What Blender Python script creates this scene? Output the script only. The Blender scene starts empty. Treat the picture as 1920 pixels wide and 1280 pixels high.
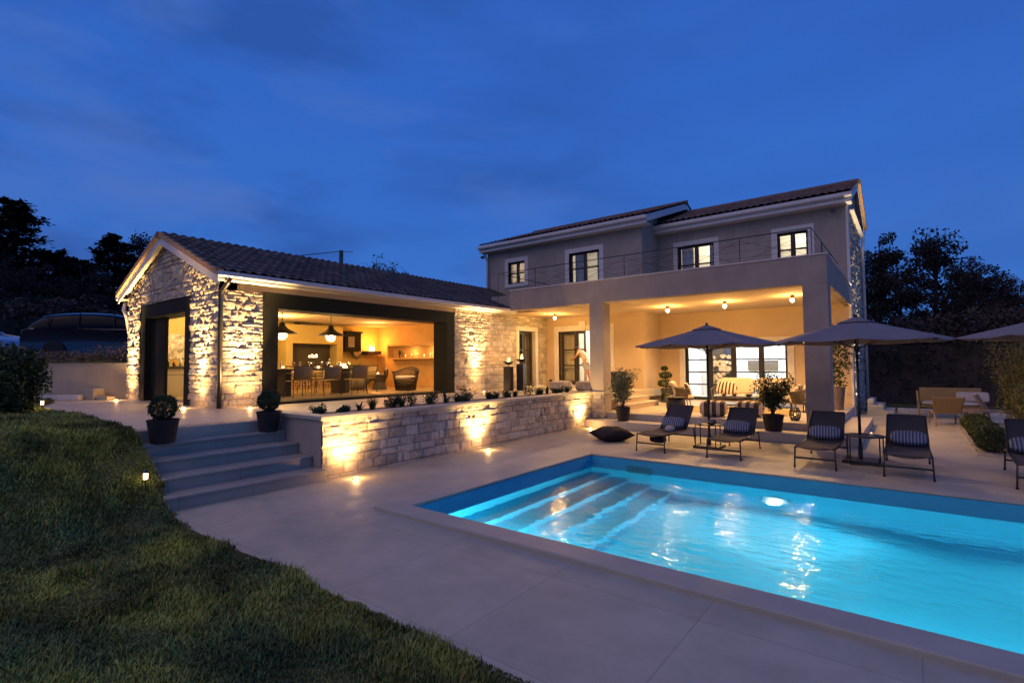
import bpy, math, random
import numpy as np
from mathutils import Vector, Matrix
PI = math.pi
R = math.radians
sc = bpy.context.scene
col = sc.collection

# ------------------------------------------------------------------ camera
cam_d = bpy.data.cameras.new('camera')
cam = bpy.data.objects.new('camera', cam_d)
col.objects.link(cam)
YAW, PIT, ROL = -0.66007, 0.04487, -0.00702
cam_d.sensor_width = 36.0
cam_d.lens = 36.0 * 960.2 / 1920.0
cam_d.clip_start = 0.05
cam_d.clip_end = 2000
_f = Vector((math.sin(YAW) * math.cos(PIT), math.cos(YAW) * math.cos(PIT), math.sin(PIT)))
_r = Vector((math.cos(YAW), -math.sin(YAW), 0))
_u = _r.cross(_f)
_rr = _r * math.cos(ROL) + _u * math.sin(ROL)
_uu = _u * math.cos(ROL) - _r * math.sin(ROL)
cam.matrix_world = Matrix(((_rr.x, _uu.x, -_f.x, 0), (_rr.y, _uu.y, -_f.y, 0), (_rr.z, _uu.z, -_f.z, 1.75), (0, 0, 0, 1)))
sc.camera = cam

# ------------------------------------------------------------------ exposure, sky, twilight
sc.view_settings.view_transform = 'Standard'
sc.view_settings.look = 'None'
sc.view_settings.exposure = 0.17
sc.view_settings.gamma = 1.0
sc.cycles.max_bounces = 8
sc.cycles.diffuse_bounces = 4
sc.cycles.glossy_bounces = 3
sc.cycles.transmission_bounces = 6
sc.cycles.transparent_max_bounces = 8
sc.cycles.caustics_reflective = False
sc.cycles.caustics_refractive = False
sc.cycles.sample_clamp_indirect = 4.0
sc.cycles.use_denoising = True

world = bpy.data.worlds.new('World')
sc.world = world
world.use_nodes = True
nt = world.node_tree
nt.nodes.clear()
def N(t, typ, **kw):
    n = t.nodes.new(typ)
    for k, v in kw.items():
        if k == 'inp':
            for a, b in v.items(): n.inputs[a].default_value = b
        else: setattr(n, k, v)
    return n
wo = N(nt, 'ShaderNodeOutputWorld'); bg = N(nt, 'ShaderNodeBackground')
tc = N(nt, 'ShaderNodeTexCoord'); sep = N(nt, 'ShaderNodeSeparateXYZ')
nt.links.new(tc.outputs['Generated'], sep.inputs[0])
ramp = N(nt, 'ShaderNodeValToRGB')
cr = ramp.color_ramp
cr.interpolation = 'EASE'
stops = [(0.0, (0.050, 0.160, 0.51)), (0.16, (0.036, 0.136, 0.48)), (0.32, (0.030, 0.122, 0.47)), (0.48, (0.026, 0.110, 0.455)), (0.64, (0.024, 0.100, 0.42)), (1.0, (0.018, 0.07, 0.33))]
while len(cr.elements) < len(stops): cr.elements.new(0.5)
for e, (p, c) in zip(cr.elements, stops): e.position = p; e.color = (*c, 1)
nt.links.new(sep.outputs['Z'], ramp.inputs[0])
# thin streaky dusk clouds low on the left of the view
mp = N(nt, 'ShaderNodeMapping'); mp.inputs['Scale'].default_value = (1.6, 1.6, 5.5); mp.inputs['Rotation'].default_value = (R(8), R(-12), 0)
nt.links.new(tc.outputs['Generated'], mp.inputs[0])
nz = N(nt, 'ShaderNodeTexNoise', inp={'Scale': 1.5, 'Detail': 7.0, 'Roughness': 0.52, 'Distortion': 0.3})
nt.links.new(mp.outputs[0], nz.inputs['Vector'])
crr = N(nt, 'ShaderNodeMapRange', inp={'From Min': 0.44, 'From Max': 0.66, 'To Min': 0.0, 'To Max': 0.8})
nt.links.new(nz.outputs['Fac'], crr.inputs[0])
side = N(nt, 'ShaderNodeMapRange', inp={'From Min': 0.45, 'From Max': 0.95, 'To Min': 0.25, 'To Max': 1.0})
dotn = N(nt, 'ShaderNodeVectorMath', operation='DOT_PRODUCT'); dotn.inputs[1].default_value = (-0.97, 0.2, 0.05)
nt.links.new(tc.outputs['Generated'], dotn.inputs[0]); nt.links.new(dotn.outputs['Value'], side.inputs[0])
mul = N(nt, 'ShaderNodeMath', operation='MULTIPLY')
nt.links.new(crr.outputs[0], mul.inputs[0]); nt.links.new(side.outputs[0], mul.inputs[1])
mixc = N(nt, 'ShaderNodeMix', data_type='RGBA'); mixc.inputs['B'].default_value = (0.020, 0.066, 0.27, 1)
nt.links.new(mul.outputs[0], mixc.inputs['Factor']); nt.links.new(ramp.outputs[0], mixc.inputs['A'])
nz2 = N(nt, 'ShaderNodeTexNoise', inp={'Scale': 2.3, 'Detail': 5.0, 'Roughness': 0.55})
mp2 = N(nt, 'ShaderNodeMapping'); mp2.inputs['Scale'].default_value = (1.2, 1.2, 4.0); mp2.inputs['Location'].default_value = (3, 7, 1)
nt.links.new(tc.outputs['Generated'], mp2.inputs[0]); nt.links.new(mp2.outputs[0], nz2.inputs['Vector'])
cr2 = N(nt, 'ShaderNodeMapRange', inp={'From Min': 0.50, 'From Max': 0.75, 'To Min': 0.0, 'To Max': 0.7})
nt.links.new(nz2.outputs['Fac'], cr2.inputs[0])
mul2 = N(nt, 'ShaderNodeMath', operation='MULTIPLY'); nt.links.new(cr2.outputs[0], mul2.inputs[0]); nt.links.new(side.outputs[0], mul2.inputs[1])
mixd = N(nt, 'ShaderNodeMix', data_type='RGBA'); mixd.inputs['B'].default_value = (0.075, 0.145, 0.42, 1)
nt.links.new(mul2.outputs[0], mixd.inputs['Factor']); nt.links.new(mixc.outputs['Result'], mixd.inputs['A'])
nt.links.new(mixd.outputs['Result'], bg.inputs[0]); bg.inputs[1].default_value = 1.06
nt.links.new(bg.outputs[0], wo.inputs[0])
# the last afterglow in the west, behind the camera: soft, weak, slightly pink
sd = bpy.data.lights.new('afterglow_sun', 'SUN'); sd.energy = 0.56; sd.angle = R(70); sd.color = (1.0, 0.60, 0.24)
sun = bpy.data.objects.new('afterglow_sun', sd); col.objects.link(sun)
sun.rotation_euler = (R(42), 0, R(-12))

# ------------------------------------------------------------------ helpers
def setp(o, label=None, cat=None, group=None, kind=None):
    if label: o['label'] = label
    if cat: o['category'] = cat
    if group: o['group'] = group
    if kind: o['kind'] = kind
    return o
def thing(name, label, cat, loc=(0, 0, 0), rz=0.0, group=None):
    o = bpy.data.objects.new(name, None); o.empty_display_size = 0.2; col.objects.link(o)
    o.location = loc; o.rotation_euler = (0, 0, rz)
    return setp(o, label, cat, group)
def link_mesh(name, me, mat, parent=None, world=False, smooth=False, label=None):
    o = bpy.data.objects.new(name, me); col.objects.link(o)
    if mat: me.materials.append(mat)
    if smooth: me.polygons.foreach_set('use_smooth', [True] * len(me.polygons))
    if parent is not None:
        o.parent = parent
        if world:
            q = parent; off = Vector((0, 0, 0))
            while q is not None: off += Vector(q.location); q = q.parent
            me.transform(Matrix.Translation(-off))
    if label: o['label'] = label
    return o
def copy_tree(o, parent=None):
    c = o.copy(); col.objects.link(c)
    if parent is not None: c.parent = parent
    for ch in [x for x in bpy.data.objects if x.parent == o]: copy_tree(ch, c)
    return c
class MB:
    def __init__(s): s.v = []; s.f = []
    def add(s, vs, fs):
        n = len(s.v); s.v += [tuple(p) for p in vs]; s.f += [tuple(i + n for i in f) for f in fs]; return s
    def box(s, x0, y0, z0, x1, y1, z1):
        x0, x1 = sorted((x0, x1)); y0, y1 = sorted((y0, y1)); z0, z1 = sorted((z0, z1))
        return s.add([(x0, y0, z0), (x1, y0, z0), (x1, y1, z0), (x0, y1, z0), (x0, y0, z1), (x1, y0, z1), (x1, y1, z1), (x0, y1, z1)],
                     [(3, 2, 1, 0), (4, 5, 6, 7), (0, 1, 5, 4), (1, 2, 6, 5), (2, 3, 7, 6), (3, 0, 4, 7)])
    def obox(s, c, sx, sy, sz, M):
        vs = [M @ Vector((a * sx / 2, b * sy / 2, d * sz / 2)) + Vector(c) for d in (-1, 1) for a, b in ((-1, -1), (1, -1), (1, 1), (-1, 1))]
        return s.add(vs, [(3, 2, 1, 0), (4, 5, 6, 7), (0, 1, 5, 4), (1, 2, 6, 5), (2, 3, 7, 6), (3, 0, 4, 7)])
    def prism(s, poly, axis, a, b):
        def P(u, v, w):
            return (w, u, v) if axis == 'x' else (u, w, v) if axis == 'y' else (u, v, w)
        n = len(poly)
        vs = [P(u, v, a) for u, v in poly] + [P(u, v, b) for u, v in poly]
        fs = [tuple(range(n)), tuple(range(2 * n - 1, n - 1, -1))] + [((i + 1) % n, i, i + n, (i + 1) % n + n) for i in range(n)]
        return s.add(vs, fs)
    def tube(s, pts, r, n=8, cap=True, closed=False):
        pts = [Vector(p) for p in pts]; m = len(pts)
        rs = r if isinstance(r, (list, tuple)) else [r] * m
        up = Vector((0, 0, 1)); vs = []
        prev = None
        for i, p in enumerate(pts):
            if closed: t = (pts[(i + 1) % m] - pts[i - 1]).normalized()
            else: t = (pts[min(i + 1, m - 1)] - pts[max(i - 1, 0)]).normalized()
            if prev is None:
                a = t.cross(up)
                if a.length < 0.05: a = t.cross(Vector((1, 0, 0)))
            else:
                a = prev - t * prev.dot(t)
            a.normalize(); prev = a; b = t.cross(a)
            for k in range(n):
                an = 2 * PI * k / n
                vs.append(p + a * (math.cos(an) * rs[i]) + b * (math.sin(an) * rs[i]))
        fs = []
        for i in range(m if closed else m - 1):
            j = (i + 1) % m
            for k in range(n): fs.append((i * n + k, i * n + (k + 1) % n, j * n + (k + 1) % n, j * n + k))
        if cap and not closed: fs += [tuple(range(n - 1, -1, -1)), tuple((m - 1) * n + k for k in range(n))]
        return s.add(vs, fs)
    def lathe(s, prof, c=(0, 0, 0), n=24, wob=None):
        vs = []; fs = []; m = len(prof)
        for i, (r, z) in enumerate(prof):
            for k in range(n):
                a = 2 * PI * k / n; q = r * (wob(a, z) if wob else 1)
                vs.append((c[0] + q * math.cos(a), c[1] + q * math.sin(a), c[2] + z))
        for i in range(m - 1):
            for k in range(n): fs.append((i * n + k, i * n + (k + 1) % n, (i + 1) * n + (k + 1) % n, (i + 1) * n + k))
        fs += [tuple(range(n - 1, -1, -1)), tuple((m - 1) * n + k for k in range(n))]
        return s.add(vs, fs)
    def sphere(s, c, r, n=14, sz=1.0):
        prof = [(max(1e-4, r * math.sin(PI * i / n)), -r * sz * math.cos(PI * i / n)) for i in range(n + 1)]
        return s.lathe(prof, c, n * 2)
    def build(s, name, mat, parent=None, world=False, smooth=False, bevel=0, label=None, seg=2, sub=0):
        me = bpy.data.meshes.new(name); me.from_pydata(s.v, [], s.f); me.update()
        o = link_mesh(name, me, mat, parent, world, smooth, label)
        if bevel:
            b = o.modifiers.new('bevel', 'BEVEL'); b.width = bevel; b.segments = seg; b.limit_method = 'ANGLE'; b.angle_limit = R(40)
            b.harden_normals = False
        if sub:
            q = o.modifiers.new('sub', 'SUBSURF'); q.levels = sub; q.render_levels = sub
        return o
def np_mesh(name, V, F, cols=None):
    me = bpy.data.meshes.new(name); V = np.asarray(V, np.float32); F = np.asarray(F, np.int32)
    me.vertices.add(len(V)); me.vertices.foreach_set('co', V.ravel())
    k = F.shape[1]
    me.loops.add(F.size); me.loops.foreach_set('vertex_index', F.ravel())
    me.polygons.add(len(F)); me.polygons.foreach_set('loop_start', np.arange(0, F.size, k, dtype=np.int32))
    me.polygons.foreach_set('loop_total', np.full(len(F), k, np.int32))
    me.update(calc_edges=True)
    if cols is not None:
        a = me.color_attributes.new('tone', 'FLOAT_COLOR', 'POINT')
        c4 = np.ones((len(V), 4), np.float32); c4[:, :3] = cols; a.data.foreach_set('color', c4.ravel())
    return me
def vnoise(x, y, seed=0):
    rs = np.random.RandomState(seed); T = rs.rand(257, 257)
    xi = np.floor(x).astype(int); yi = np.floor(y).astype(int); fx = x - xi; fy = y - yi
    fx = fx * fx * (3 - 2 * fx); fy = fy * fy * (3 - 2 * fy)
    a = T[xi % 256, yi % 256]; b = T[(xi + 1) % 256, yi % 256]; c = T[xi % 256, (yi + 1) % 256]; d = T[(xi + 1) % 256, (yi + 1) % 256]
    return (a * (1 - fx) + b * fx) * (1 - fy) + (c * (1 - fx) + d * fx) * fy
def fbm(x, y, seed=0, o=4):
    s = 0; a = 0.5
    for i in range(o): s = s + a * (vnoise(x * 2 ** i, y * 2 ** i, seed + i) - 0.5); a *= 0.55
    return s

# ------------------------------------------------------------------ materials
def mat(name, c, rough=0.6, metal=0.0, var=0.15, vs=4.0, bump=0.0, bs=40.0, spec=0.5, c2=None, coat=0, sheen=0, vstretch=None):
    m = bpy.data.materials.new(name); m.use_nodes = True; t = m.node_tree; b = t.nodes['Principled BSDF']
    b.inputs['Roughness'].default_value = rough; b.inputs['Metallic'].default_value = metal
    b.inputs['Specular IOR Level'].default_value = spec
    if coat: b.inputs['Coat Weight'].default_value = coat
    if sheen: b.inputs['Sheen Weight'].default_value = sheen
    co = N(t, 'ShaderNodeTexCoord'); vec = co.outputs['Object']
    if vstretch:
        mpp = N(t, 'ShaderNodeMapping'); mpp.inputs['Scale'].default_value = vstretch; t.links.new(vec, mpp.inputs[0]); vec = mpp.outputs[0]
    n = N(t, 'ShaderNodeTexNoise', inp={'Scale': vs, 'Detail': 6.0, 'Roughness': 0.6}); t.links.new(vec, n.inputs['Vector'])
    mx = N(t, 'ShaderNodeMix', data_type='RGBA')
    ca = tuple(x * (1 - var) for x in c); cb = tuple(min(1, x * (1 + var)) for x in (c2 or c))
    mx.inputs['A'].default_value = (*ca, 1); mx.inputs['B'].default_value = (*cb, 1)
    mr = N(t, 'ShaderNodeMapRange', inp={'From Min': 0.3, 'From Max': 0.7}); t.links.new(n.outputs['Fac'], mr.inputs[0])
    t.links.new(mr.outputs[0], mx.inputs['Factor']); t.links.new(mx.outputs['Result'], b.inputs['Base Color'])
    if bump:
        n2 = N(t, 'ShaderNodeTexNoise', inp={'Scale': bs, 'Detail': 4.0}); t.links.new(vec, n2.inputs['Vector'])
        bp = N(t, 'ShaderNodeBump', inp={'Strength': bump, 'Distance': 0.01}); t.links.new(n2.outputs['Fac'], bp.inputs['Height'])
        t.links.new(bp.outputs[0], b.inputs['Normal'])
    return m
def emat(name, c, s):
    m = bpy.data.materials.new(name); m.use_nodes = True; b = m.node_tree.nodes['Principled BSDF']
    b.inputs['Base Color'].default_value = (*c, 1)
    b.inputs['Emission Color'].default_value = (*c, 1); b.inputs['Emission Strength'].default_value = s
    m.cycles.emission_sampling = 'NONE'
    return m
def attr_mat(name, rough=0.85, bump=0.6, bs=60, gain=1.0, spec=0.3):
    m = bpy.data.materials.new(name); m.use_nodes = True; t = m.node_tree; b = t.nodes['Principled BSDF']
    b.inputs['Roughness'].default_value = rough; b.inputs['Specular IOR Level'].default_value = spec
    a = N(t, 'ShaderNodeVertexColor', layer_name='tone')
    co = N(t, 'ShaderNodeTexCoord')
    n = N(t, 'ShaderNodeTexNoise', inp={'Scale': 14.0, 'Detail': 6.0, 'Roughness': 0.65}); t.links.new(co.outputs['Object'], n.inputs['Vector'])
    mr = N(t, 'ShaderNodeMapRange', inp={'From Min': 0.3, 'From Max': 0.7, 'To Min': 0.78 * gain, 'To Max': 1.12 * gain}); t.links.new(n.outputs['Fac'], mr.inputs[0])
    v = N(t, 'ShaderNodeVectorMath', operation='SCALE'); t.links.new(a.outputs['Color'], v.inputs[0]); t.links.new(mr.outputs[0], v.inputs['Scale'])
    t.links.new(v.outputs[0], b.inputs['Base Color'])
    n2 = N(t, 'ShaderNodeTexNoise', inp={'Scale': bs, 'Detail': 5.0}); t.links.new(co.outputs['Object'], n2.inputs['Vector'])
    bp = N(t, 'ShaderNodeBump', inp={'Strength': bump, 'Distance': 0.012}); t.links.new(n2.outputs['Fac'], bp.inputs['Height'])
    t.links.new(bp.outputs[0], b.inputs['Normal'])
    return m
def stripe_mat(name, c1, c2, scale, axis='x', thresh=0.5, c3=None):
    m = bpy.data.materials.new(name); m.use_nodes = True; t = m.node_tree; b = t.nodes['Principled BSDF']
    b.inputs['Roughness'].default_value = 0.9; b.inputs['Specular IOR Level'].default_value = 0.15
    co = N(t, 'ShaderNodeTexCoord'); sp = N(t, 'ShaderNodeSeparateXYZ'); t.links.new(co.outputs['Object'], sp.inputs[0])
    w = N(t, 'ShaderNodeMath', operation='MULTIPLY'); t.links.new(sp.outputs[axis.upper()], w.inputs[0]); w.inputs[1].default_value = scale
    fr = N(t, 'ShaderNodeMath', operation='FRACT'); t.links.new(w.outputs[0], fr.inputs[0])
    rp = N(t, 'ShaderNodeValToRGB'); rp.color_ramp.interpolation = 'CONSTANT'
    rp.color_ramp.elements[0].color = (*c1, 1); rp.color_ramp.elements[1].position = thresh; rp.color_ramp.elements[1].color = (*c2, 1)
    if c3:
        e = rp.color_ramp.elements.new(thresh * 0.5); e.color = (*c3, 1)
        e = rp.color_ramp.elements.new(thresh * 0.62); e.color = (*c1, 1)
    t.links.new(fr.outputs[0], rp.inputs[0]); t.links.new(rp.outputs[0], b.inputs['Base Color'])
    n2 = N(t, 'ShaderNodeTexNoise', inp={'Scale': 220.0}); t.links.new(co.outputs['Object'], n2.inputs['Vector'])
    bp = N(t, 'ShaderNodeBump', inp={'Strength': 0.3, 'Distance': 0.003}); t.links.new(n2.outputs['Fac'], bp.inputs['Height']); t.links.new(bp.outputs[0], b.inputs['Normal'])
    return m
M = {}
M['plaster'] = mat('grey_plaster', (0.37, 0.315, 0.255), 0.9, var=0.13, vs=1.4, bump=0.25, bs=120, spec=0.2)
def streaks(m, amt=0.22):
    t = m.node_tree; b = t.nodes['Principled BSDF']; src = b.inputs['Base Color'].links[0].from_socket
    co = N(t, 'ShaderNodeTexCoord'); mp_ = N(t, 'ShaderNodeMapping'); mp_.inputs['Scale'].default_value = (1.1, 1.1, 0.25); t.links.new(co.outputs['Object'], mp_.inputs[0])
    n = N(t, 'ShaderNodeTexNoise', inp={'Scale': 2.0, 'Detail': 7.0, 'Roughness': 0.7}); t.links.new(mp_.outputs[0], n.inputs['Vector'])
    r = N(t, 'ShaderNodeMapRange', inp={'From Min': 0.35, 'From Max': 0.7, 'To Min': 1.05, 'To Max': 1.0 - amt}); t.links.new(n.outputs['Fac'], r.inputs[0])
    v = N(t, 'ShaderNodeVectorMath', operation='SCALE'); t.links.new(src, v.inputs[0]); t.links.new(r.outputs[0], v.inputs['Scale']); t.links.new(v.outputs[0], b.inputs['Base Color'])
streaks(M['plaster'], 0.10)
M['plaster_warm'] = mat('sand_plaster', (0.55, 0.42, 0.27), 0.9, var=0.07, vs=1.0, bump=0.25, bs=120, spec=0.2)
M['retain'] = mat('beige_render', (0.46, 0.40, 0.28), 0.9, var=0.10, vs=1.0, bump=0.2, bs=80, spec=0.2)
M['trim'] = mat('pale_stone_trim', (0.66, 0.62, 0.55), 0.75, var=0.07, vs=6, bump=0.15, bs=90)
M['fascia'] = mat('white_painted_metal', (0.62, 0.60, 0.56), 0.45, var=0.05, vs=3)
M['frame'] = mat('dark_olive_metal', (0.017, 0.017, 0.011), 0.75, var=0.15, vs=2, bump=0.05, spec=0.15)
M['wood'] = mat('dark_stained_wood', (0.035, 0.026, 0.018), 0.5, var=0.3, vs=8, vstretch=(1, 1, 0.15))
M['black'] = mat('black_powder_coat', (0.02, 0.019, 0.02), 0.45, var=0.2, vs=20)
M['iron'] = mat('wrought_iron', (0.03, 0.03, 0.035), 0.5, 0.5, var=0.2)
M['zinc'] = mat('dark_zinc_pipe', (0.09, 0.085, 0.08), 0.4, 0.8, var=0.2, vs=5)
M['white'] = mat('white_wall', (0.78, 0.77, 0.74), 0.85, var=0.03, vs=1, spec=0.2)
M['int_yellow'] = mat('ochre_plaster', (0.50, 0.37, 0.12), 0.85, var=0.08, vs=2, bump=0.2, bs=40)
M['int_orange'] = mat('terracotta_brick_paint', (0.55, 0.33, 0.12), 0.85, var=0.12, vs=3, bump=0.5, bs=18)
M['ceil'] = mat('warm_white_ceiling', (0.62, 0.50, 0.34), 0.9, var=0.03, spec=0.1)
M['floor_int'] = mat('polished_stone_floor', (0.40, 0.32, 0.20), 0.25, var=0.10, vs=2, bump=0.05)
M['slab'] = mat('terrace_stone', (0.50, 0.45, 0.37), 0.6, var=0.08, vs=1.5, bump=0.12, bs=60)
M['cane'] = mat('woven_rope', (0.13, 0.105, 0.07), 0.8, var=0.35, vs=60, bump=0.9, bs=120)
M['cane_dark'] = mat('dark_wicker', (0.045, 0.032, 0.022), 0.6, var=0.4, vs=60, bump=0.9, bs=90)
M['sling'] = mat('taupe_sling_fabric', (0.088, 0.080, 0.082), 0.85, var=0.12, vs=120, bump=0.4, bs=400, spec=0.2)
M['tube'] = mat('bronze_tube', (0.05, 0.04, 0.038), 0.35, 0.5, var=0.15)
M['canopy'] = mat('grey_umbrella_canvas', (0.22, 0.20, 0.20), 0.9, var=0.08, vs=3, bump=0.3, bs=200, spec=0.15)
M['cush'] = mat('sand_cushion', (0.62, 0.52, 0.38), 0.9, var=0.06, vs=6, bump=0.3, bs=250, spec=0.15, sheen=0.2)
M['grey_cush'] = mat('pale_grey_cushion', (0.42, 0.40, 0.38), 0.9, var=0.06, vs=6, bump=0.3, bs=250, spec=0.15)
M['bean'] = mat('black_canvas', (0.022, 0.017, 0.022), 0.8, var=0.25, vs=8, bump=0.6, bs=30, spec=0.2)
M['str_blue'] = stripe_mat('blue_striped_fabric', (0.045, 0.05, 0.085), (0.30, 0.34, 0.42), 22, 'x', 0.55, (0.32, 0.36, 0.44))
M['str_beige'] = stripe_mat('brown_striped_fabric', (0.09, 0.065, 0.045), (0.60, 0.50, 0.36), 5.2, 'x', 0.52)
M['str_pillow'] = stripe_mat('brown_cream_stripe', (0.07, 0.05, 0.04), (0.62, 0.54, 0.42), 9, 'x', 0.5)
M['pot'] = mat('charcoal_pot', (0.030, 0.027, 0.025), 0.7, var=0.25, vs=8, bump=0.2, bs=50, spec=0.2)
M['pot_brown'] = mat('brown_pot', (0.16, 0.12, 0.09), 0.6, var=0.2, vs=8, bump=0.2, bs=50)
M['glaze'] = mat('green_glazed_urn', (0.03, 0.034, 0.02), 0.15, var=0.4, vs=9, coat=1.0)
M['soil'] = mat('soil', (0.05, 0.035, 0.025), 0.95, var=0.4, vs=30, bump=1.0, bs=40)
M['leaf'] = mat('dark_leaves', (0.030, 0.058, 0.018), 0.6, var=0.45, vs=5, spec=0.3)
M['leaf_ol'] = mat('olive_leaves', (0.17, 0.19, 0.09), 0.6, var=0.4, vs=7, spec=0.3)
M['leaf_bam'] = mat('bamboo_leaves', (0.12, 0.13, 0.035), 0.6, var=0.4, vs=5, spec=0.3)
M['leaf_tree'] = mat('tree_foliage', (0.030, 0.038, 0.022), 0.8, var=0.5, vs=0.5, spec=0.15, c2=(0.036, 0.026, 0.028))
M['leaf_far'] = mat('hedge_foliage', (0.060, 0.080, 0.040), 0.8, var=0.5, vs=0.8, spec=0.15, c2=(0.070, 0.045, 0.045))
M['bark'] = mat('bark', (0.05, 0.04, 0.03), 0.9, var=0.4, vs=6, bump=0.8, bs=20)
M['teak'] = mat('teak', (0.30, 0.19, 0.09), 0.55, var=0.2, vs=10, vstretch=(1, 1, 0.2))
M['rope'] = mat('sand_rope', (0.30, 0.21, 0.09), 0.85, var=0.15, vs=60, bump=0.7, bs=160)
M['skin'] = mat('skin', (0.48, 0.26, 0.16), 0.55, var=0.06)
M['shirt'] = mat('light_beige_shirt', (0.62, 0.50, 0.36), 0.85, var=0.06)
M['shorts'] = mat('pale_grey_shorts', (0.42, 0.40, 0.40), 0.9, var=0.1)
M['hair'] = mat('dark_hair', (0.03, 0.018, 0.012), 0.6, var=0.3)
M['log'] = mat('cut_logs', (0.42, 0.26, 0.12), 0.8, var=0.4, vs=12)
M['ceramic'] = mat('white_ceramic', (0.7, 0.68, 0.62), 0.25, var=0.03)
M['steel'] = mat('brushed_steel', (0.3, 0.29, 0.28), 0.3, 0.9, var=0.1)
M['copper'] = mat('copper', (0.35, 0.14, 0.07), 0.35, 0.9, var=0.15)
M['curtain'] = mat('sheer_curtain', (0.66, 0.58, 0.42), 0.9, var=0.08, vs=20, vstretch=(1, 1, 0.05))
M['carpaint'] = mat('dark_blue_car_paint', (0.008, 0.008, 0.022), 0.25, 0.0, var=0.05, coat=0.8)
M['carsilver'] = mat('silver_car_paint', (0.35, 0.35, 0.40), 0.3, 0.5, var=0.05, coat=0.6)
M['cargls'] = mat('tinted_glass', (0.006, 0.006, 0.010), 0.2, var=0.05, spec=0.12)
M['chrome'] = mat('chrome', (0.55, 0.55, 0.6), 0.2, 1.0, var=0.02)
M['rubber'] = mat('rubber', (0.015, 0.015, 0.015), 0.8, var=0.2)
M['gravel'] = mat('pale_gravel', (0.42, 0.38, 0.32), 0.9, var=0.5, vs=60, bump=1.0, bs=70)
M['stone'] = attr_mat('split_face_limestone')
M['tile'] = attr_mat('clay_roof_tiles', rough=0.8, bump=0.4, bs=30)
M['em_warm'] = emat('lamp_glow', (1.0, 0.72, 0.38), 30)
M['em_bulb'] = emat('bulb_glow', (1.0, 0.80, 0.50), 14)
M['em_lens'] = emat('lens_glow', (1.0, 0.74, 0.42), 7)
M['em_flame'] = emat('flame', (1.0, 0.55, 0.16), 9)
M['em_pool'] = emat('pool_lamp_glow', (0.95, 1.0, 0.92), 14)
_t = M['em_pool'].node_tree; _g = N(_t, 'ShaderNodeTexGradient', gradient_type='SPHERICAL'); _c = N(_t, 'ShaderNodeTexCoord'); _m = N(_t, 'ShaderNodeMapping'); _m.inputs['Scale'].default_value = (5.4, 5.4, 5.4)  # soft halo of lamplight in the water painted as fading glow on the lens
_p = N(_t, 'ShaderNodeMath', operation='POWER', inp={1: 2.0}); _q = N(_t, 'ShaderNodeMath', operation='MULTIPLY_ADD', inp={1: 4.5, 2: 0.02})
_t.links.new(_c.outputs['Object'], _m.inputs[0]); _t.links.new(_m.outputs[0], _g.inputs[0]); _t.links.new(_g.outputs['Fac'], _p.inputs[0]); _t.links.new(_p.outputs[0], _q.inputs[0]); _t.links.new(_q.outputs[0], _t.nodes['Principled BSDF'].inputs['Emission Strength'])
M['em_cool'] = emat('panel_glow', (0.95, 0.97, 1.0), 6)
# woven black and white pouf fabric
def zig_mat():
    m = bpy.data.materials.new('zigzag_fabric'); m.use_nodes = True; t = m.node_tree; b = t.nodes['Principled BSDF']; b.inputs['Roughness'].default_value = 0.9
    co = N(t, 'ShaderNodeTexCoord'); w = N(t, 'ShaderNodeTexWave', inp={'Scale': 9.0, 'Distortion': 7.0, 'Detail': 1.0, 'Detail Scale': 3.5})
    w.bands_direction = 'Z'; t.links.new(co.outputs['Object'], w.inputs['Vector'])
    r = N(t, 'ShaderNodeValToRGB'); r.color_ramp.elements[0].position = 0.42; r.color_ramp.elements[0].color = (0.05, 0.04, 0.04, 1); r.color_ramp.elements[1].position = 0.5; r.color_ramp.elements[1].color = (0.6, 0.55, 0.48, 1)
    t.links.new(w.outputs['Fac'], r.inputs[0]); t.links.new(r.outputs[0], b.inputs['Base Color'])
    return m
M['zig'] = zig_mat()
streaks(M['retain'], 0.12); streaks(M['slab'], 0.12)
def glass_mat(name, tint=(1, 1, 1), rough=0.0, mixf=0.06):
    m = bpy.data.materials.new(name); m.use_nodes = True; t = m.node_tree; t.nodes.remove(t.nodes['Principled BSDF'])
    out = t.nodes['Material Output']; tr = N(t, 'ShaderNodeBsdfTransparent'); tr.inputs[0].default_value = (*tint, 1)
    gl = N(t, 'ShaderNodeBsdfGlossy'); gl.inputs['Roughness'].default_value = rough; gl.inputs[0].default_value = (0.9, 0.9, 0.9, 1)
    mx = N(t, 'ShaderNodeMixShader'); mx.inputs[0].default_value = mixf
    t.links.new(tr.outputs[0], mx.inputs[1]); t.links.new(gl.outputs[0], mx.inputs[2]); t.links.new(mx.outputs[0], out.inputs[0])
    return m
M['glass'] = glass_mat('window_glass', (0.95, 0.96, 0.95), 0.01, 0.07)
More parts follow.
